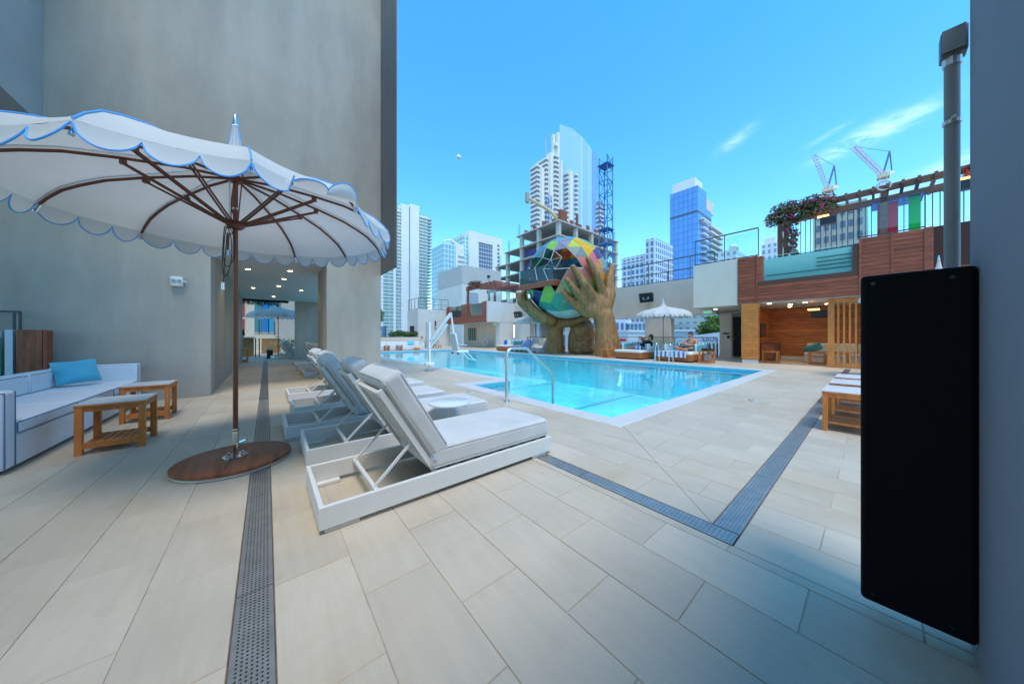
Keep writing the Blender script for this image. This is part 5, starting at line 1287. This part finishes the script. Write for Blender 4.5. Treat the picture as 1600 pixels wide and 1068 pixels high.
def tree(label, x, y, z0, h, cr, dens, seed, lm=None, group=None, n=26, leaf=.09):
    t = T('tree', label, 'tree', (x, y, z0), group); rnd = random.Random(seed); br = M('bark', (.16, .12, .09), .9, var=.2)
    tk = MB(); tk.tube([(x, y, z0), (x+.03, y, z0+h*.25), (x-.03, y+.02, z0+h*.45), (x, y, z0+h*.62)], [h*.028, h*.024, h*.02, h*.012], 8)
    ce = (x, y, z0+h-cr[2]*.95); P = []
    for k in range(n):
        a = rnd.uniform(0, 6.28); u = rnd.uniform(-1, 1); rr_ = rnd.uniform(.45, .95); s = math.sqrt(1-u*u)
        c = (ce[0]+cr[0]*rr_*s*math.cos(a), ce[1]+cr[1]*rr_*s*math.sin(a), ce[2]+cr[2]*rr_*u)
        P.append((c, (cr[0]*.34, cr[1]*.34, cr[2]*.30), dens))
        if k < 9: tk.tube([(x, y, z0+h*(.35+.02*k)), ((x+c[0])/2, (y+c[1])/2, (z0+h*.45+c[2])/2), c], [h*.012, h*.008, h*.003], 6)
    tk.build('trunk', br, t, smooth=True); leaves('crown', lm or [lf1, lf2, lf3], t, P, leaf, seed); return t
tree('bushy green tree standing behind the glass at the far end of the pool', 7.0, 27.2, 0, 3.55, (.85, .85, .85), 150, 21, leaf=.07)
o = T('blue_glass_screen', 'bluish glass screen in front of the far tree', 'screen', (6.7, 26.6, 0)); bx((5.6, 26.55, 1.05), (7.9, 26.58, 1.95)).build('pane', glassy('blue_glass', (.45, .62, .78), body=(.2, .35, .5), bodyf=.25), o)
for x in (5.6, 6.35, 7.1, 7.86): bx((x, 26.5, 0), (x+.05, 26.549, 1.97)).build('post', rail_m, o)
sgn = T('red_sign', 'small red rooftop sign in front of the white tower', 'sign', (10.5, 45, 4.8)); 
bx((7.9, 45, 3.9), (9.9, 45.1, 4.0)).build('base_bar', rail_m, sgn)
for k, (a, b_) in enumerate(((8.0, 8.75), (8.95, 9.75))):
    MB().tube(arc(((a+b_)/2, 45.0, 4.55), .30, 0, 6.283, 14)[:-1], .10, 6, True).build('sign_shape', M('sign_red', (.45, .10, .06), .5), sgn); bx(((a+b_)/2-.04, 45.0, 4.0), ((a+b_)/2+.04, 45.06, 4.3)).build('stem', rail_m, sgn)
for k, (x, l) in enumerate(((11.3, 'beige lounge chair by the white end block, left one'), (12.1, 'beige lounge chair by the white end block, right one'))):
    c_ = T('lounge_chair', l, 'chair', (x, 26, 0), 'beige chairs at the far end'); bm_ = M('beige_fabric', (.50, .45, .39), .9)
    bx((x, 25.8, .18), (x+.6, 26.4, .40)).build('seat', bm_, c_, bevel=.03); bx((x, 26.25, .401), (x+.6, 26.45, .80)).build('backrest', bm_, c_, bevel=.03)
    for dx in (.02, .52):
        for dy in (0, .5): bx((x+dx, 25.82+dy, 0), (x+dx+.06, 25.88+dy, .179)).build('leg', teak_m, c_)
# pergola on the far upper deck
pf = T('pergola', 'reddish timber pergola with flowers on the far upper terrace', 'pergola', (18, 25, 4))
red_t = M('red_timber', (.28, .07, .04), .5, var=.15)
for x, y in ((17.2, 28.5), (17.2, 23.5), (20, 23.5), (20, 28.5)): bx((x-.09, y-.09, 3.6), (x+.09, y+.09, 6.1)).build('post', red_t, pf)
for x in (17.2, 20): bx((x-.1, 23.2, 6.1), (x+.1, 28.8, 6.4)).build('beam', red_t, pf)
for k in range(8): bx((16.9, 23.4+.66*k, 6.401), (20.3, 23.48+.66*k, 6.52)).build('rafter', red_t, pf)
fl2 = T('flowering_vine', 'flowering vine over the far pergola', 'plant', (17.2, 27, 6)); leaves('foliage', [lf3, bg2, lf1], fl2, [((17.2+rg_.uniform(-.3, .3), 26+rg_.random()*2.6, 6.5+rg_.uniform(-.2, .35)), (.35, .4, .28), 70) for k in range(14)], .09, 31)
MB().tube([(17.1, 28.4, 3.6), (17.05, 28.4, 5), (17.1, 28, 6.4)], .03, 6).build('stem', M('vine_bark', (.12, .08, .05), .8), fl2)
fl3 = T('flowering_vine', 'red flowering vine on the roof edge behind the sphere balcony', 'plant', (20, 22, 6)); leaves('foliage', [lf3, bg2, lf1], fl3, [((20.2+rg_.random()*2.8, 21.0+rg_.uniform(-.3, .3), 6.55+rg_.uniform(-.2, .4)), (.4, .35, .3), 70) for k in range(14)], .09, 32)
for y in (20.7, 21.3): bx((20.0, y, 6.05), (23.2, y+.08, 6.18)).build('trellis', red_t, fl3)
for x in (20.1, 23.1): bx((x-.05, 20.9, 4.0), (x+.05, 21.0, 6.0)).build('trellis_post', red_t, fl3)

# ================================================================ end of the covered passage
pbld = T('apartment_building', 'low building with red, cream and blue panels beyond the covered passage', 'building', (0, 31, 0))
bx((-9, 31, -14), (.55, 36, 9)).build('wall', M('cream_panel', (.58, .54, .45), .8, var=.04), pbld); bx((.56, 27.5, -14), (5, 36, 9)).build('side_wall', M('beige_panel', (.42, .39, .34), .85, var=.05), pbld)
bx((-2.2, 30.96, 1.55), (-1.32, 30.999, 5)).build('red_panel', M('red_panel', (.42, .05, .04), .6), pbld); bx((-2.2, 30.95, 2.45), (-1.32, 30.959, 2.55)).build('panel_joint', white_p, pbld)
for k, (x0, x1, c) in enumerate(((-.75, -.32, (.08, .25, .30)), (-.26, .10, (.02, .22, .62)), (.15, .50, (.06, .34, .58)))):
    f_ = bx((x0-.05, 30.95, 1.35), (x1+.05, 30.998, 4.6)).build('window', white_p, pbld); bx((x0, 30.93, 1.42), (x1, 30.949, 4.5)).build('pane', M('blue_pane_%d' % k, c, .15), f_)
hv = T('hanging_greenery', 'dark greenery hanging from the roof edge over the passage end', 'plant', (-.6, 17.6, 2.7))
leaves('foliage', [lf3, lf1, lf2], hv, [((-1.0+.11*k, 17.7, 2.62+random.uniform(-.08, .05)), (.12, .14, .12), 60) for k in range(14)], .035, 41)
bx((-1.4, 17.5, 2.68), (.8, 17.9, 2.80)).build('trough', dark_m, hv)
bc_ = T('service_counter', 'teak service counter at the end of the passage', 'counter', (-.9, 22, 0))
bx((-1.9, 21.5, 0), (-.55, 22.1, 1.0)).build('body', M('light_teak', (.40, .22, .09), .6, var=.2), bc_); bx((-2.0, 21.4, 1.001), (-.5, 22.2, 1.06)).build('top', marble_t, bc_)
bx((-.25, 24.5, 0), (.7, 25.0, .95)).build('cabinet', M('light_teak', (.40, .22, .09), .6), bc_); bx((-.4, 24.4, 1.15), (.8, 25.1, 1.2)).build('shelf', stucco_w, bc_)
for x in (-.48, -.33): bx((x, 20.8, 0), (x+.05, 20.85, 1.0)).build('post', black_m, bc_)
for x in (-.4, .38): bx((x, 25.2, 1.2), (x+.05, 25.25, 2.1)).build('pole', black_m, bc_)
frame_table('teak table at the left side of the passage end', -1.0, 16.9, -.62, 17.4, .55)
o = T('towel_basket', 'black basket stacked with rolled white towels under the far umbrella', 'basket', (.2, 19.5, 0)); bx((.0, 18.9, 0), (.24, 19.2, .42)).build('basket', black_m, o, bevel=.01)
for k in range(5): MB().tube([(.03+.05*k, 18.88, .47+.05*(k % 2)), (.03+.05*k, 19.2, .47+.05*(k % 2))], .042, 10).build('towel', white_p, o)
bsh = T('shrub', 'low green shrub behind the shaded loungers at the passage end', 'plant', (.9, 24, 0)); leaves('foliage', [lf1, lf2, lf3], bsh, [((.8+.2*k, 23.5, .5+random.uniform(-.1, .15)), (.3, .3, .35), 110) for k in range(6)], .06, 44); MB().tube([(1.2, 23.5, 0), (1.2, 23.5, .5)], .03, 6).build('stem', M('bark', (.16, .12, .09), .9), bsh)
# attendant in dark clothes
sk = MB(); X, Yp = -1.15, 20.6
sk.ell((X, Yp, .95), (.17, .13, .15)); sk.capsule((X, Yp, 1.0), (X, Yp, 1.35), .14, .15, 12); sk.ell((X, Yp, 1.38), (.20, .12, .12)); sk.capsule((X, Yp, 1.42), (X, Yp, 1.55), .055, .05); head(sk, (X, Yp-.01, 1.64), (.3, -1, 0))
for s in (-1, 1):
    sk.capsule((X+.09*s, Yp, .92), (X+.10*s, Yp-.02, .50), .085, .06); sk.capsule((X+.10*s, Yp-.02, .50), (X+.10*s, Yp, .09), .058, .04); sk.capsule((X+.10*s, Yp, .05), (X+.11*s, Yp-.16, .035), .045, .035)
    sk.capsule((X+.20*s, Yp, 1.40), (X+.24*s, Yp-.05, 1.12), .055, .042); sk.capsule((X+.24*s, Yp-.05, 1.12), (X+.16*s, Yp-.25, 1.02), .04, .03); hand(sk, (X+.16*s, Yp-.25, 1.02), (0, -1, -.2))
cl = MB(); cl.capsule((X, Yp, 1.0), (X, Yp, 1.34), .155, .165, 12); cl.ell((X, Yp, 1.36), (.215, .135, .13))
for s in (-1, 1): cl.capsule((X+.20*s, Yp, 1.39), (X+.235*s, Yp-.04, 1.18), .068, .06); cl.capsule((X+.09*s, Yp, .95), (X+.10*s, Yp-.02, .50), .10, .078); cl.capsule((X+.10*s, Yp-.02, .50), (X+.10*s, Yp, .10), .076, .062)
person('person in dark clothes standing at the counter beyond the passage', sk, [('clothes', cl, blackc)], [((X, Yp+.02, 1.70), (.095, .105, .085)), ((X, Yp+.05, 1.64), (.085, .06, .10))], (X, Yp, 0), [(X-.02, Yp-.10, 1.655), (X+.05, Yp-.095, 1.655)])

# ================================================================ the city
w_con = M('white_concrete', (.72, .74, .73), .8, var=.03, vscale=.1)
def facade_mat(name, c, gm, fw, fh, mort=.06, rough=.2):
    """glass curtain wall too far away to count: panes and mullions from a brick pattern"""
    m = M(name, c, rough, spec=.6); nt = m.node_tree; nd = nt.nodes; lk = nt.links
    tc = nd.new('ShaderNodeTexCoord'); sp_ = nd.new('ShaderNodeSeparateXYZ'); lk.new(tc.outputs['Object'], sp_.inputs[0])
    ad = nd.new('ShaderNodeMath'); ad.operation = 'ADD'; lk.new(sp_.outputs[0], ad.inputs[0]); lk.new(sp_.outputs[1], ad.inputs[1])
    cb_ = nd.new('ShaderNodeCombineXYZ'); lk.new(ad.outputs[0], cb_.inputs[0]); lk.new(sp_.outputs[2], cb_.inputs[1])
    br = nd.new('ShaderNodeTexBrick'); br.offset = 0; br.inputs['Scale'].default_value = 1; br.inputs['Brick Width'].default_value = fw; br.inputs['Row Height'].default_value = fh; br.inputs['Mortar Size'].default_value = mort
    br.inputs['Color1'].default_value = (*c, 1); br.inputs['Color2'].default_value = (*[q*.88 for q in c], 1); br.inputs['Mortar'].default_value = (*gm, 1); br.inputs['Mortar Smooth'].default_value = 0
    lk.new(cb_.outputs[0], br.inputs[0]); lk.new(br.outputs[0], nd['Principled BSDF'].inputs['Base Color']); return m
ZG = -15
def slabs(t, x0, y0, x1, y1, z0, fh, n, th, mat, name='balcony_slab'):
    me = None
    for k in range(n):
        if me is None:
            m0 = bx((x0, y0, z0), (x1, y1, z0+th)); o = m0.build(name, mat, t); me = o.data; base = o
        else:
            o = bpy.data.objects.new(name, me); col.objects.link(o); o.parent = t; o.location = (0, 0, fh*k)
# white tower with teal balconies, far left
t1 = T('apartment_tower', 'tall white tower with teal balconies left of the pool view', 'building', (95, 262, ZG))
teal_f = facade_mat('teal_windows', (.22, .52, .52), (.70, .74, .74), 4.2, 3.0, .35)
bx((60, 263.5, ZG), (90.6, 285, 113)).build('left_wing', teal_f, t1); bx((90.7, 262, ZG), (97.4, 285, 117)).build('white_shaft', w_con, t1); bx((97.45, 263, ZG), (98.55, 285, 116)).build('shaft_slot', M('slot_grey', (.30, .36, .38), .6), t1)
bx((98.6, 262, ZG), (106.8, 285, 119)).build('white_shaft', w_con, t1); bx((106.85, 263.5, ZG), (115.5, 285, 113)).build('right_wing', teal_f, t1)
slabs(t1, 106.85, 261.2, 119.5, 284, -2, 3.0, 38, .55, M('slab_white', (.66, .72, .72), .8)); slabs(t1, 61, 261.8, 90.5, 263.4, -2, 3.0, 38, .75, M('slab_white', (.66, .72, .72), .8))
bx((84, 261.5, ZG), (86, 263.4, 113)).build('pier', w_con, t1); bx((74, 261.5, ZG), (75.5, 263.4, 113)).build('pier', w_con, t1)
# white framed tower
t2 = T('apartment_tower', 'white framed tower with blue grey glazing left of the construction site', 'building', (115.5, 190, ZG))
bx((115.5, 190, ZG), (123.9, 215, 79.5)).build('frame_left', w_con, t2); bx((124, 190, 72.5), (136.9, 215, 79.3)).build('frame_top', w_con, t2); bx((137, 190, ZG), (146.6, 215, 79.1)).build('frame_right', w_con, t2)
bx((124, 191.5, ZG), (136.9, 215, 72.4)).build('glazing', facade_mat('blue_grey_glazing', (.18, .24, .36), (.52, .56, .62), 2.2, 3.1, .3), t2)
slabs(t2, 124, 190.6, 136.9, 191.4, 0, 3.1, 23, .5, M('slab_blue', (.50, .54, .60), .8)); 
for k in range(24): bx((141.5, 189.9, 1+3.1*k), (143.5, 189.99, 2.6+3.1*k)).build('window', M('far_window', (.10, .14, .2), .2), t2)
bx((112, 192, ZG), (115.4, 212, 76)).build('green_wing', teal_f, t2)
t2b = T('apartment_tower', 'lower teal glass tower in front of the white framed tower', 'building', (97.8, 178, ZG))
bx((89, 178.5, ZG), (97.7, 196, 62)).build('glass_wing', facade_mat('teal_glass_wall', (.20, .48, .56), (.62, .68, .70), 2.4, 3.2, .25), t2b); bx((97.8, 178, ZG), (104.2, 196, 63.5)).build('white_wing', w_con, t2b)
slabs(t2b, 99.5, 177.7, 104.3, 178.0, 0, 3.2, 18, 1.0, M('louvre_grey', (.30, .34, .40), .7), 'louvre')
MB().tube(arc((95, 180, 57), 8, 0.4, 2.2, 10), .8, 6).build('roof_arch', w_con, t2b)
# lift block
lb = T('plant_room', 'plain grey rooftop plant block behind the far end of the pool', 'building', (23.3, 40.4, ZG))
bx((23.3, 40.4, ZG), (30.8, 48.9, 9.2)).build('lower_wall', M('warm_stucco', (.62, .60, .55), .9, var=.04, vscale=.4), lb); bx((23.28, 40.38, 9.2), (30.82, 48.92, 12.1)).build('upper_band', M('grey_band', (.45, .44, .42), .9, var=.04, vscale=.4), lb)
bx((24.0, 40.3, 5.0), (26.2, 40.39, 8.0)).build('louvre_door', M('louvre_grey', (.30, .34, .40), .7), lb); bx((28.0, 40.2, 10.8), (28.5, 40.37, 11.1)).build('wall_camera', dark_m, lb)
# building under construction
cn = T('construction_building', 'concrete frame building under construction behind the sphere', 'building', (64.4, 57.1, ZG))
sl_m = M('raw_slab', (.46, .43, .38), .9, var=.1, vscale=.3); cl_m = M('raw_column', (.44, .43, .40), .9, var=.08, vscale=.5)
FH = 4.1
for k in range(8):
    z = 34.5-FH*k-.35
    x0, y0 = (64.4, 57.1); x1, y1 = 96, (76 if k < 1 else 82.5)
    if k >= 2: x0 -= .0
    bx((x0, y0, z), (x1, y1, z+.38)).build('floor_slab', sl_m, cn)
    if k >= 1:
        bx((64.4, 82.55, z), (96, 88, z+.38)).build('floor_slab', sl_m, cn) if k >= 2 else None
for x, y in ((65.3, 58), (73, 58), (81, 58), (89, 58), (95.2, 58), (65.3, 66), (65.3, 74), (65.3, 81.5), (65.3, 87), (74, 67), (83, 67), (92, 67), (74, 76), (83, 76)):
    top = 34.1 if y < 76 else (30 if y < 82 else 26)
    bx((x-.55, y-.55, ZG), (x+.55, y+.55, top)).build('column', cl_m, cn)
bx((78, 66, ZG), (90, 78, 38)).build('core', cl_m, cn)
for k in range(2, 7):
    z = 34.5-FH*k; bx((66, 66.8, z+.1), (66.1, 73.2, z+3)).build('safety_net', M('site_net', (.06, .07, .22), .9), cn)
    bx((66.6, 59.5, z+.1), (72.3, 59.6, z+2.6)).build('partition', M('pale_partition', (.42, .38, .30), .9), cn) if k in (4, 5) else None
for k, (x, y) in enumerate(((66, 57.6), (70, 57.6), (74, 57.6), (78, 57.6), (82, 57.6), (64.7, 60), (64.7, 64), (64.7, 68), (64.7, 72))):
    bx((x, y, 34.55), (x+1.6, y+.15, 36.2-.3*(k % 3))).build('formwork', M('red_formwork', (.26, .08, .05), .8, var=.2), cn)
bx((68.5, 60, 34.6), (71.5, 61, 39.5)).build('formwork_panel', M('red_formwork', (.26, .08, .05), .8), cn); bx((76.5, 60, 34.6), (77, 60.6, 40)).build('formwork_post', M('red_formwork', (.26, .08, .05), .8), cn)
for x, y in ((65, 75), (65, 80.5), (65, 86), (95, 58.4)):
    zt = 34 if x > 90 else (34.2 if y < 76 else 30.2 if y < 82 else 26.2)
    for dx in (-.3, 0, .3): MB().tube([(x+dx, y, zt-.5), (x+dx, y, zt+4)], .07, 4).build('rebar', M('rebar_blue', (.06, .20, .40), .6), cn)
# concrete placing boom on the site
pb = T('concrete_boom', 'cream concrete placing boom on the construction site', 'boom', (68, 62, 36)); crm = M('boom_cream', (.58, .48, .28), .6)
MB().tube([(70.2, 61, 36), (66.5, 63, 39.6), (61.0, 66.5, 43.0)], [.55, .5, .4], 8).build('arm', crm, pb, smooth=True); bx((60.3, 66.1, 41.5), (61.4, 67.0, 44.4)).build('hose_head', M('boom_grey', (.35, .32, .28), .7), pb)
MB().tube([(70.2, 61, 34), (70.2, 61, 36.4)], .6, 8).build('mast', crm, pb)
# lattice masts
def lattice(t, p, q, w, n, mat, r=.09, name='lattice_bay'):
    p, q = Vector(p), Vector(q); d = (q-p); L = d.length; d.normalize()
    u = Vector((0, 0, 1)) if abs(d.z) < .8 else Vector((1, 0, 0)); s = d.cross(u).normalized(); u = s.cross(d).normalized()
    cs_ = [s*w/2+u*w/2, -s*w/2+u*w/2, -s*w/2-u*w/2, s*w/2-u*w/2]
    for k in range(n):
        a, b_ = p+d*L*k/n, p+d*L*(k+1)/n; mb = MB()
        for i in range(4):
            j = (i+1) % 4
            mb.tube([a+cs_[i], b_+cs_[i]], r, 4); mb.tube([a+cs_[i], a+cs_[j]], r*.7, 4)
            mb.tube([a+cs_[i if k % 2 else j], b_+cs_[j if k % 2 else i]], r*.6, 4)
        mb.build(name, mat, t)
blue_st = M('crane_blue', (.02, .16, .42), .45)
ms = T('crane_mast', 'tall blue lattice crane mast beside the construction building', 'crane', (61.6, 40, ZG))
lattice(ms, (61.6, 40, ZG), (61.6, 40, 43), 2.2, 20, blue_st, .14)
for z in (41, 26, 22.5, 16): bx((60.2, 38.6, z), (63.0, 41.4, z+.18)).build('platform', blue_st, ms)
bs_ = T('crane_mast', 'short blue mast standing behind the construction site roof', 'crane', (66, 66, 34)); lattice(bs_, (68.0, 64.5, 34.5), (68.0, 64.5, 45), 1.4, 6, blue_st, .12)
# tall glass and concrete tower
t3 = T('skyscraper', 'tallest tower with slanted glass crown and stacked white balconies', 'building', (260, 212, ZG))
gl3 = facade_mat('sky_glass', (.34, .58, .80), (.50, .70, .85), 2.6, 60, .12, .12)
gl3b = facade_mat('sky_glass_dark', (.20, .38, .70), (.32, .52, .78), 2.6, 60, .12, .12)
def poly_tower(name, pts, tops, mat, t):
    n = len(pts); MB().add([(x, y, ZG) for x, y in pts]+[(p[0], p[1], z) for p, z in zip(pts, tops)], [tuple(reversed(range(n))), tuple(range(n, 2*n))]+[(i, (i+1) % n, n+(i+1) % n, n+i) for i in range(n)]).build(name, mat, t)
# curved glass slab: from (u 872) to (u 940), seen left to right
poly_tower('glass_sail', [(253, 223), (262, 213), (272, 205.5), (281, 200), (288, 210), (262, 232)], [238, 232, 222, 210, 208, 236], gl3, t3)
poly_tower('glass_side', [(281.1, 199.9), (287, 198.5), (292, 200), (295, 208), (288.2, 210.1)], [209.5, 204, 196, 190, 205], gl3b, t3)
poly_tower('glass_fin', [(240, 232), (242.5, 230), (245.5, 232.5), (243, 235)], [221, 227, 227, 221], gl3b, t3)
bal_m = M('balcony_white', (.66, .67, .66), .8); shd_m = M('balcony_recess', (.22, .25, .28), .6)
for i, (x0, y0, x1, y1, zt) in enumerate(((229, 234.5, 236, 246, 188), (237, 228.5, 243, 246, 196), (244.5, 222, 251, 240, 199), (255.5, 214, 263, 230, 180), (263.5, 208.5, 270.5, 222, 179))):
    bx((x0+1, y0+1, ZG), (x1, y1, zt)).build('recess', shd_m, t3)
    n_ = int((zt-70)/5.2); slabs(t3, x0, y0, x1+.6, y1, zt-5.2*n_, 5.2, n_+1, 2.2, bal_m)
for x, y, w_, zt in ((233.5, 231.5, 4.2, 187), (240.5, 225, 5.0, 203), (250.5, 218.5, 2.2, 194), (258, 211.8, 4.6, 183)): bx((x, y, ZG), (x+w_, y+6, zt)).build('pier', w_con, t3)
bx((246, 226, 185), (248.5, 229, 226)).build('crown_post', w_con, t3); bx((250, 222.5, 185), (252.5, 226, 228)).build('crown_post', w_con, t3); bx((246.2, 222.8, 212), (252, 228, 215)).build('crown_beam', w_con, t3)
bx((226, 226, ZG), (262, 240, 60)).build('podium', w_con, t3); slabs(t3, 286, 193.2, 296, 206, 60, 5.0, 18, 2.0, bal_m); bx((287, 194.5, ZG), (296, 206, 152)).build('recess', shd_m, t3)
# blue glass tower
t4 = T('office_tower', 'blue glass tower with white rooftop and side balconies', 'building', (223.5, 75, ZG))
gl4 = facade_mat('mirror_blue', (.14, .36, .78), (.08, .22, .55), 3.0, 4.2, .22, .1)
bx((223.5, 75, ZG), (250, 92.7, 91)).build('glass_body', gl4, t4); bx((223.4, 74.9, 84.5), (250.1, 92.8, 86)).build('dark_band', M('band_dark', (.08, .12, .2), .5), t4); bx((223.5, 75, 91), (240, 92.7, 102.5)).build('glass_top', gl4, t4)
bx((226, 77.5, 102.5), (240, 92, 110)).build('roof_box', w_con, t4); bx((243.5, 76, 91), (258, 92, 100)).build('roof_box', M('roof_beige', (.62, .58, .50), .8), t4)
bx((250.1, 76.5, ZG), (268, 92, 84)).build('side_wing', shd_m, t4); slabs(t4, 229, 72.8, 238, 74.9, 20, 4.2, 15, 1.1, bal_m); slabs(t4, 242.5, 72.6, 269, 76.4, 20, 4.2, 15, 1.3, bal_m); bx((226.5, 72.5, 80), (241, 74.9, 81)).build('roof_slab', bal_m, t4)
# blue grey blocks
t5 = T('office_block', 'blue grey gridded block left of the blue glass tower', 'building', (161, 75, ZG)); g5 = facade_mat('grid_blue', (.12, .20, .36), (.55, .62, .72), 2.6, 3.4, .5)
bx((161, 74.6, ZG), (184, 79.5, 54)).build('tall_wing', g5, t5); bx((162.5, 79.6, ZG), (184, 95, 47)).build('long_wing', g5, t5)
for y in (74.55, 76.9, 79.3): bx((160.7, y, ZG), (160.98, y+.35, 54.2)).build('white_pier', w_con, t5)
for z in (44, 33, 22, 11): bx((162.2, 79.7, z), (162.45, 95, z+.6)).build('white_band', w_con, t5)
t6 = T('office_block', 'pale curved-top block seen behind the glass railing', 'building', (219, 52, ZG)); g6 = facade_mat('pale_grid', (.28, .38, .46), (.66, .70, .72), 3.0, 3.6, .8)
bx((219, 52.7, ZG), (248, 62, 54)).build('wing', g6, t6); bx((214, 57, ZG), (218.9, 64, 48)).build('wing', g6, t6); MB().tube([(220, 53.5, 54), (226, 56, 57), (236, 58, 57)], 2.0, 8).build('roof_curve', w_con, t6)
t6b = T('office_block', 'pale block to the left of the pergola', 'building', (231, 38, ZG)); bx((231, 36, ZG), (255, 43, 56)).build('wing', facade_mat('pale_grid2', (.25, .33, .44), (.62, .68, .74), 2.6, 3.8, .7), t6b); bx((233, 37, 56), (245, 42, 60)).build('roof_box', w_con, t6b)
t7 = T('hotel_block', 'grey block with rows of windows seen through the pergola', 'building', (62, 3, ZG)); g7 = M('grey_render', (.42, .40, .36), .85, var=.05)
bx((62, .5, ZG), (80, 5.6, 19.6)).build('wall', g7, t7)
for k in range(9):
    for j in range(6): bx((61.94, .9+.78*j, 18-1.75*k), (61.99, 1.35+.78*j, 18.9-1.75*k)).build('window', M('far_window', (.10, .14, .2), .2), t7)
# luffing cranes
def crane(label, x, y, zb, z, jib, tail):
    t = T('luffing_crane', label, 'crane', (x, y, zb), 'pink luffing cranes over the pergola'); cm_ = M('crane_white', (.70, .68, .74), .5); cp_ = M('crane_pink', (.66, .52, .66), .5)
    lattice(t, (x, y, zb), (x, y, z), 4.2, 8, cm_, .5); 
    bx((x-4, y-4, z), (x+4, y+4, z+4)).build('cab', M('crane_cream', (.65, .58, .42), .5), t)
    lattice(t, (x, y, z+3), jib, 3.0, 12, cp_, .26, 'jib_bay')
    d_ = Vector(tail); MB().bar((x, y, z+3), tail, 3.5, 3.5).build('counter_jib', cm_, t)
    ap_ = Vector((x, y, z+3)).lerp(d_, .75)+Vector((0, 0, 22)); mb = MB(); mb.tube([(x, y, z+4), ap_], .8, 5); mb.tube([tail, ap_], .5, 5); mb.tube([ap_, jib], .22, 4); mb.build('tie_frame', M('crane_dark', (.10, .13, .28), .5), t)
rv = Vector((.772, -.636, 0))
b1 = Vector((436, 29, 0)); crane('pink luffing crane, left of the two over the pergola', b1.x, b1.y, 100, 146, tuple(b1+rv*-14+Vector((0, 0, 184))), tuple(b1+rv*9+Vector((0, 0, 151))))
b2 = Vector((479.5, -6.5, 0)); crane('pink luffing crane, right of the two over the pergola', b2.x, b2.y, 100, 160, tuple(b2+rv*-30+Vector((0, 0, 192))), tuple(b2+rv*9+Vector((0, 0, 166))))
# street level seen under the terrace
def low(label, x0, y0, x1, y1, z1, mat, nm='street_building', win=None):
    t = T(nm, label, 'building', (x0, y0, ZG)); bx((x0, y0, ZG), (x1, y1, z1)).build('wall', mat, t)
    bx((x0-.25, y0-.25, z1), (x1+.25, y1+.25, z1+.35)).build('parapet', w_con, t)
    if win:
        for z in win:
            n_ = int((y1-y0)/2.2)
            for k in range(n_): bx((x0-.06, y0+.5+2.2*k, z), (x0-.005, y0+1.7+2.2*k, z+1.3)).build('window', M('far_window', (.10, .14, .2), .2), t)
    return t
low('low white street building seen under the terrace beside the giant hand', 52, 29, 66, 38, 1.9, w_con, win=(-1.8, -4.5))
low('grey flat-roofed building seen under the terrace behind the seated person', 60, 19, 78, 28.5, 2.0, M('grey_roof_wall', (.50, .54, .58), .8))
low('grey green apartment block seen under the terrace beside the service door', 95, 24, 118, 38, 9.8, facade_mat('greenish_grid', (.16, .26, .28), (.40, .46, .46), 1.9, 1.6, .5))
low('teal glazed block with gables seen below the umbrella', 82, 38, 96, 50, 4.6, facade_mat('teal_gables', (.16, .36, .46), (.60, .68, .72), 1.2, 2.5, .3))
low('blue glazed street block left of the grey terrace pillar', 70, 46, 84, 62, 7.5, g5)
tent = T('street_tent', 'white tent roof with purple flower emblem and dark lettering below the terrace', 'tent', (38, 14, 0))
tm = M('tent_white', (.74, .74, .78), .7)
MB().add([(38, 10.5, .30), (38, 14.4, 1.02), (38, 10.5, 1.55), (44, 10.5, .3), (44, 14.4, 1.02), (44, 10.5, 1.55), (38, 16.5, .30), (44, 16.5, .30)], [(0, 1, 2), (0, 6, 1), (3, 5, 4), (3, 4, 7), (1, 4, 5, 2), (6, 7, 4, 1), (0, 3, 7, 6), (0, 2, 5, 3)]).build('roof', tm, tent, fix=True)
for y in (10.8, 16.2): bx((38.1, y, ZG), (38.25, y+.15, .3)).build('pole', rail_m, tent)
put_text('EAUS', .62, (37.97, 11.55, .74), FACE_NX, M('tent_ink', (.14, .14, .26), .7), tent)
em = MB()
for k in range(6): a = k*math.pi/3; em.ell((37.97, 13.25+.24*math.cos(a), .70+.2*math.sin(a)), (.02, .18, .15), n=6)
em.build('emblem', M('emblem_purple', (.46, .20, .40), .7), tent)
aw = T('red_awning', 'red awning roof of a street kiosk behind the seated person', 'awning', (36, 16.5, 0)); bx((36, 15.6, .42), (38, 18.4, .95)).build('canopy', M('awning_red', (.55, .03, .05), .7, var=.1), aw, bevel=.05)
for y in (15.8, 18.2): bx((36.2, y, ZG), (36.3, y+.1, .42)).build('pole', rail_m, aw)
bx((37.0, 15.8, ZG), (37.1, 18.2, .1)).build('stall_wall', M('pale_stall', (.60, .68, .66), .7), aw)
aw2 = T('red_awning', 'long red street awning left of the grey terrace pillar', 'awning', (40, 27, 0)); bx((40, 23.5, .35), (41.5, 29.5, .75)).build('canopy', M('awning_red', (.55, .03, .05), .7), aw2, bevel=.05)
for y in (23.7, 29.2): bx((40.2, y, ZG), (40.3, y+.1, .35)).build('pole', rail_m, aw2)
tree('leafy street tree seen above the white tent', 52, 14.8, ZG, 19.2, (2.6, 2.6, 2.0), 110, 61, [lf2, lf1, M('leaf_yellowgreen', (.20, .28, .03), .6)], leaf=.28)
for k, (x, y, z, s) in enumerate(((150, 120, -2, 8), (180, 160, -3, 9))): pass
# moon
mo = MB().ell((cam.location[0]+2600*(.636-.772*.1785), 2600*(.772+.636*.1785), 1.1+2600*.602), (17, 17, 17)).build('moon', M('moon_rock', (.95, .95, .93), .95, var=.15, vscale=.05), smooth=True); tag(mo, 'pale daytime moon in the sky between the towers', 'moon')
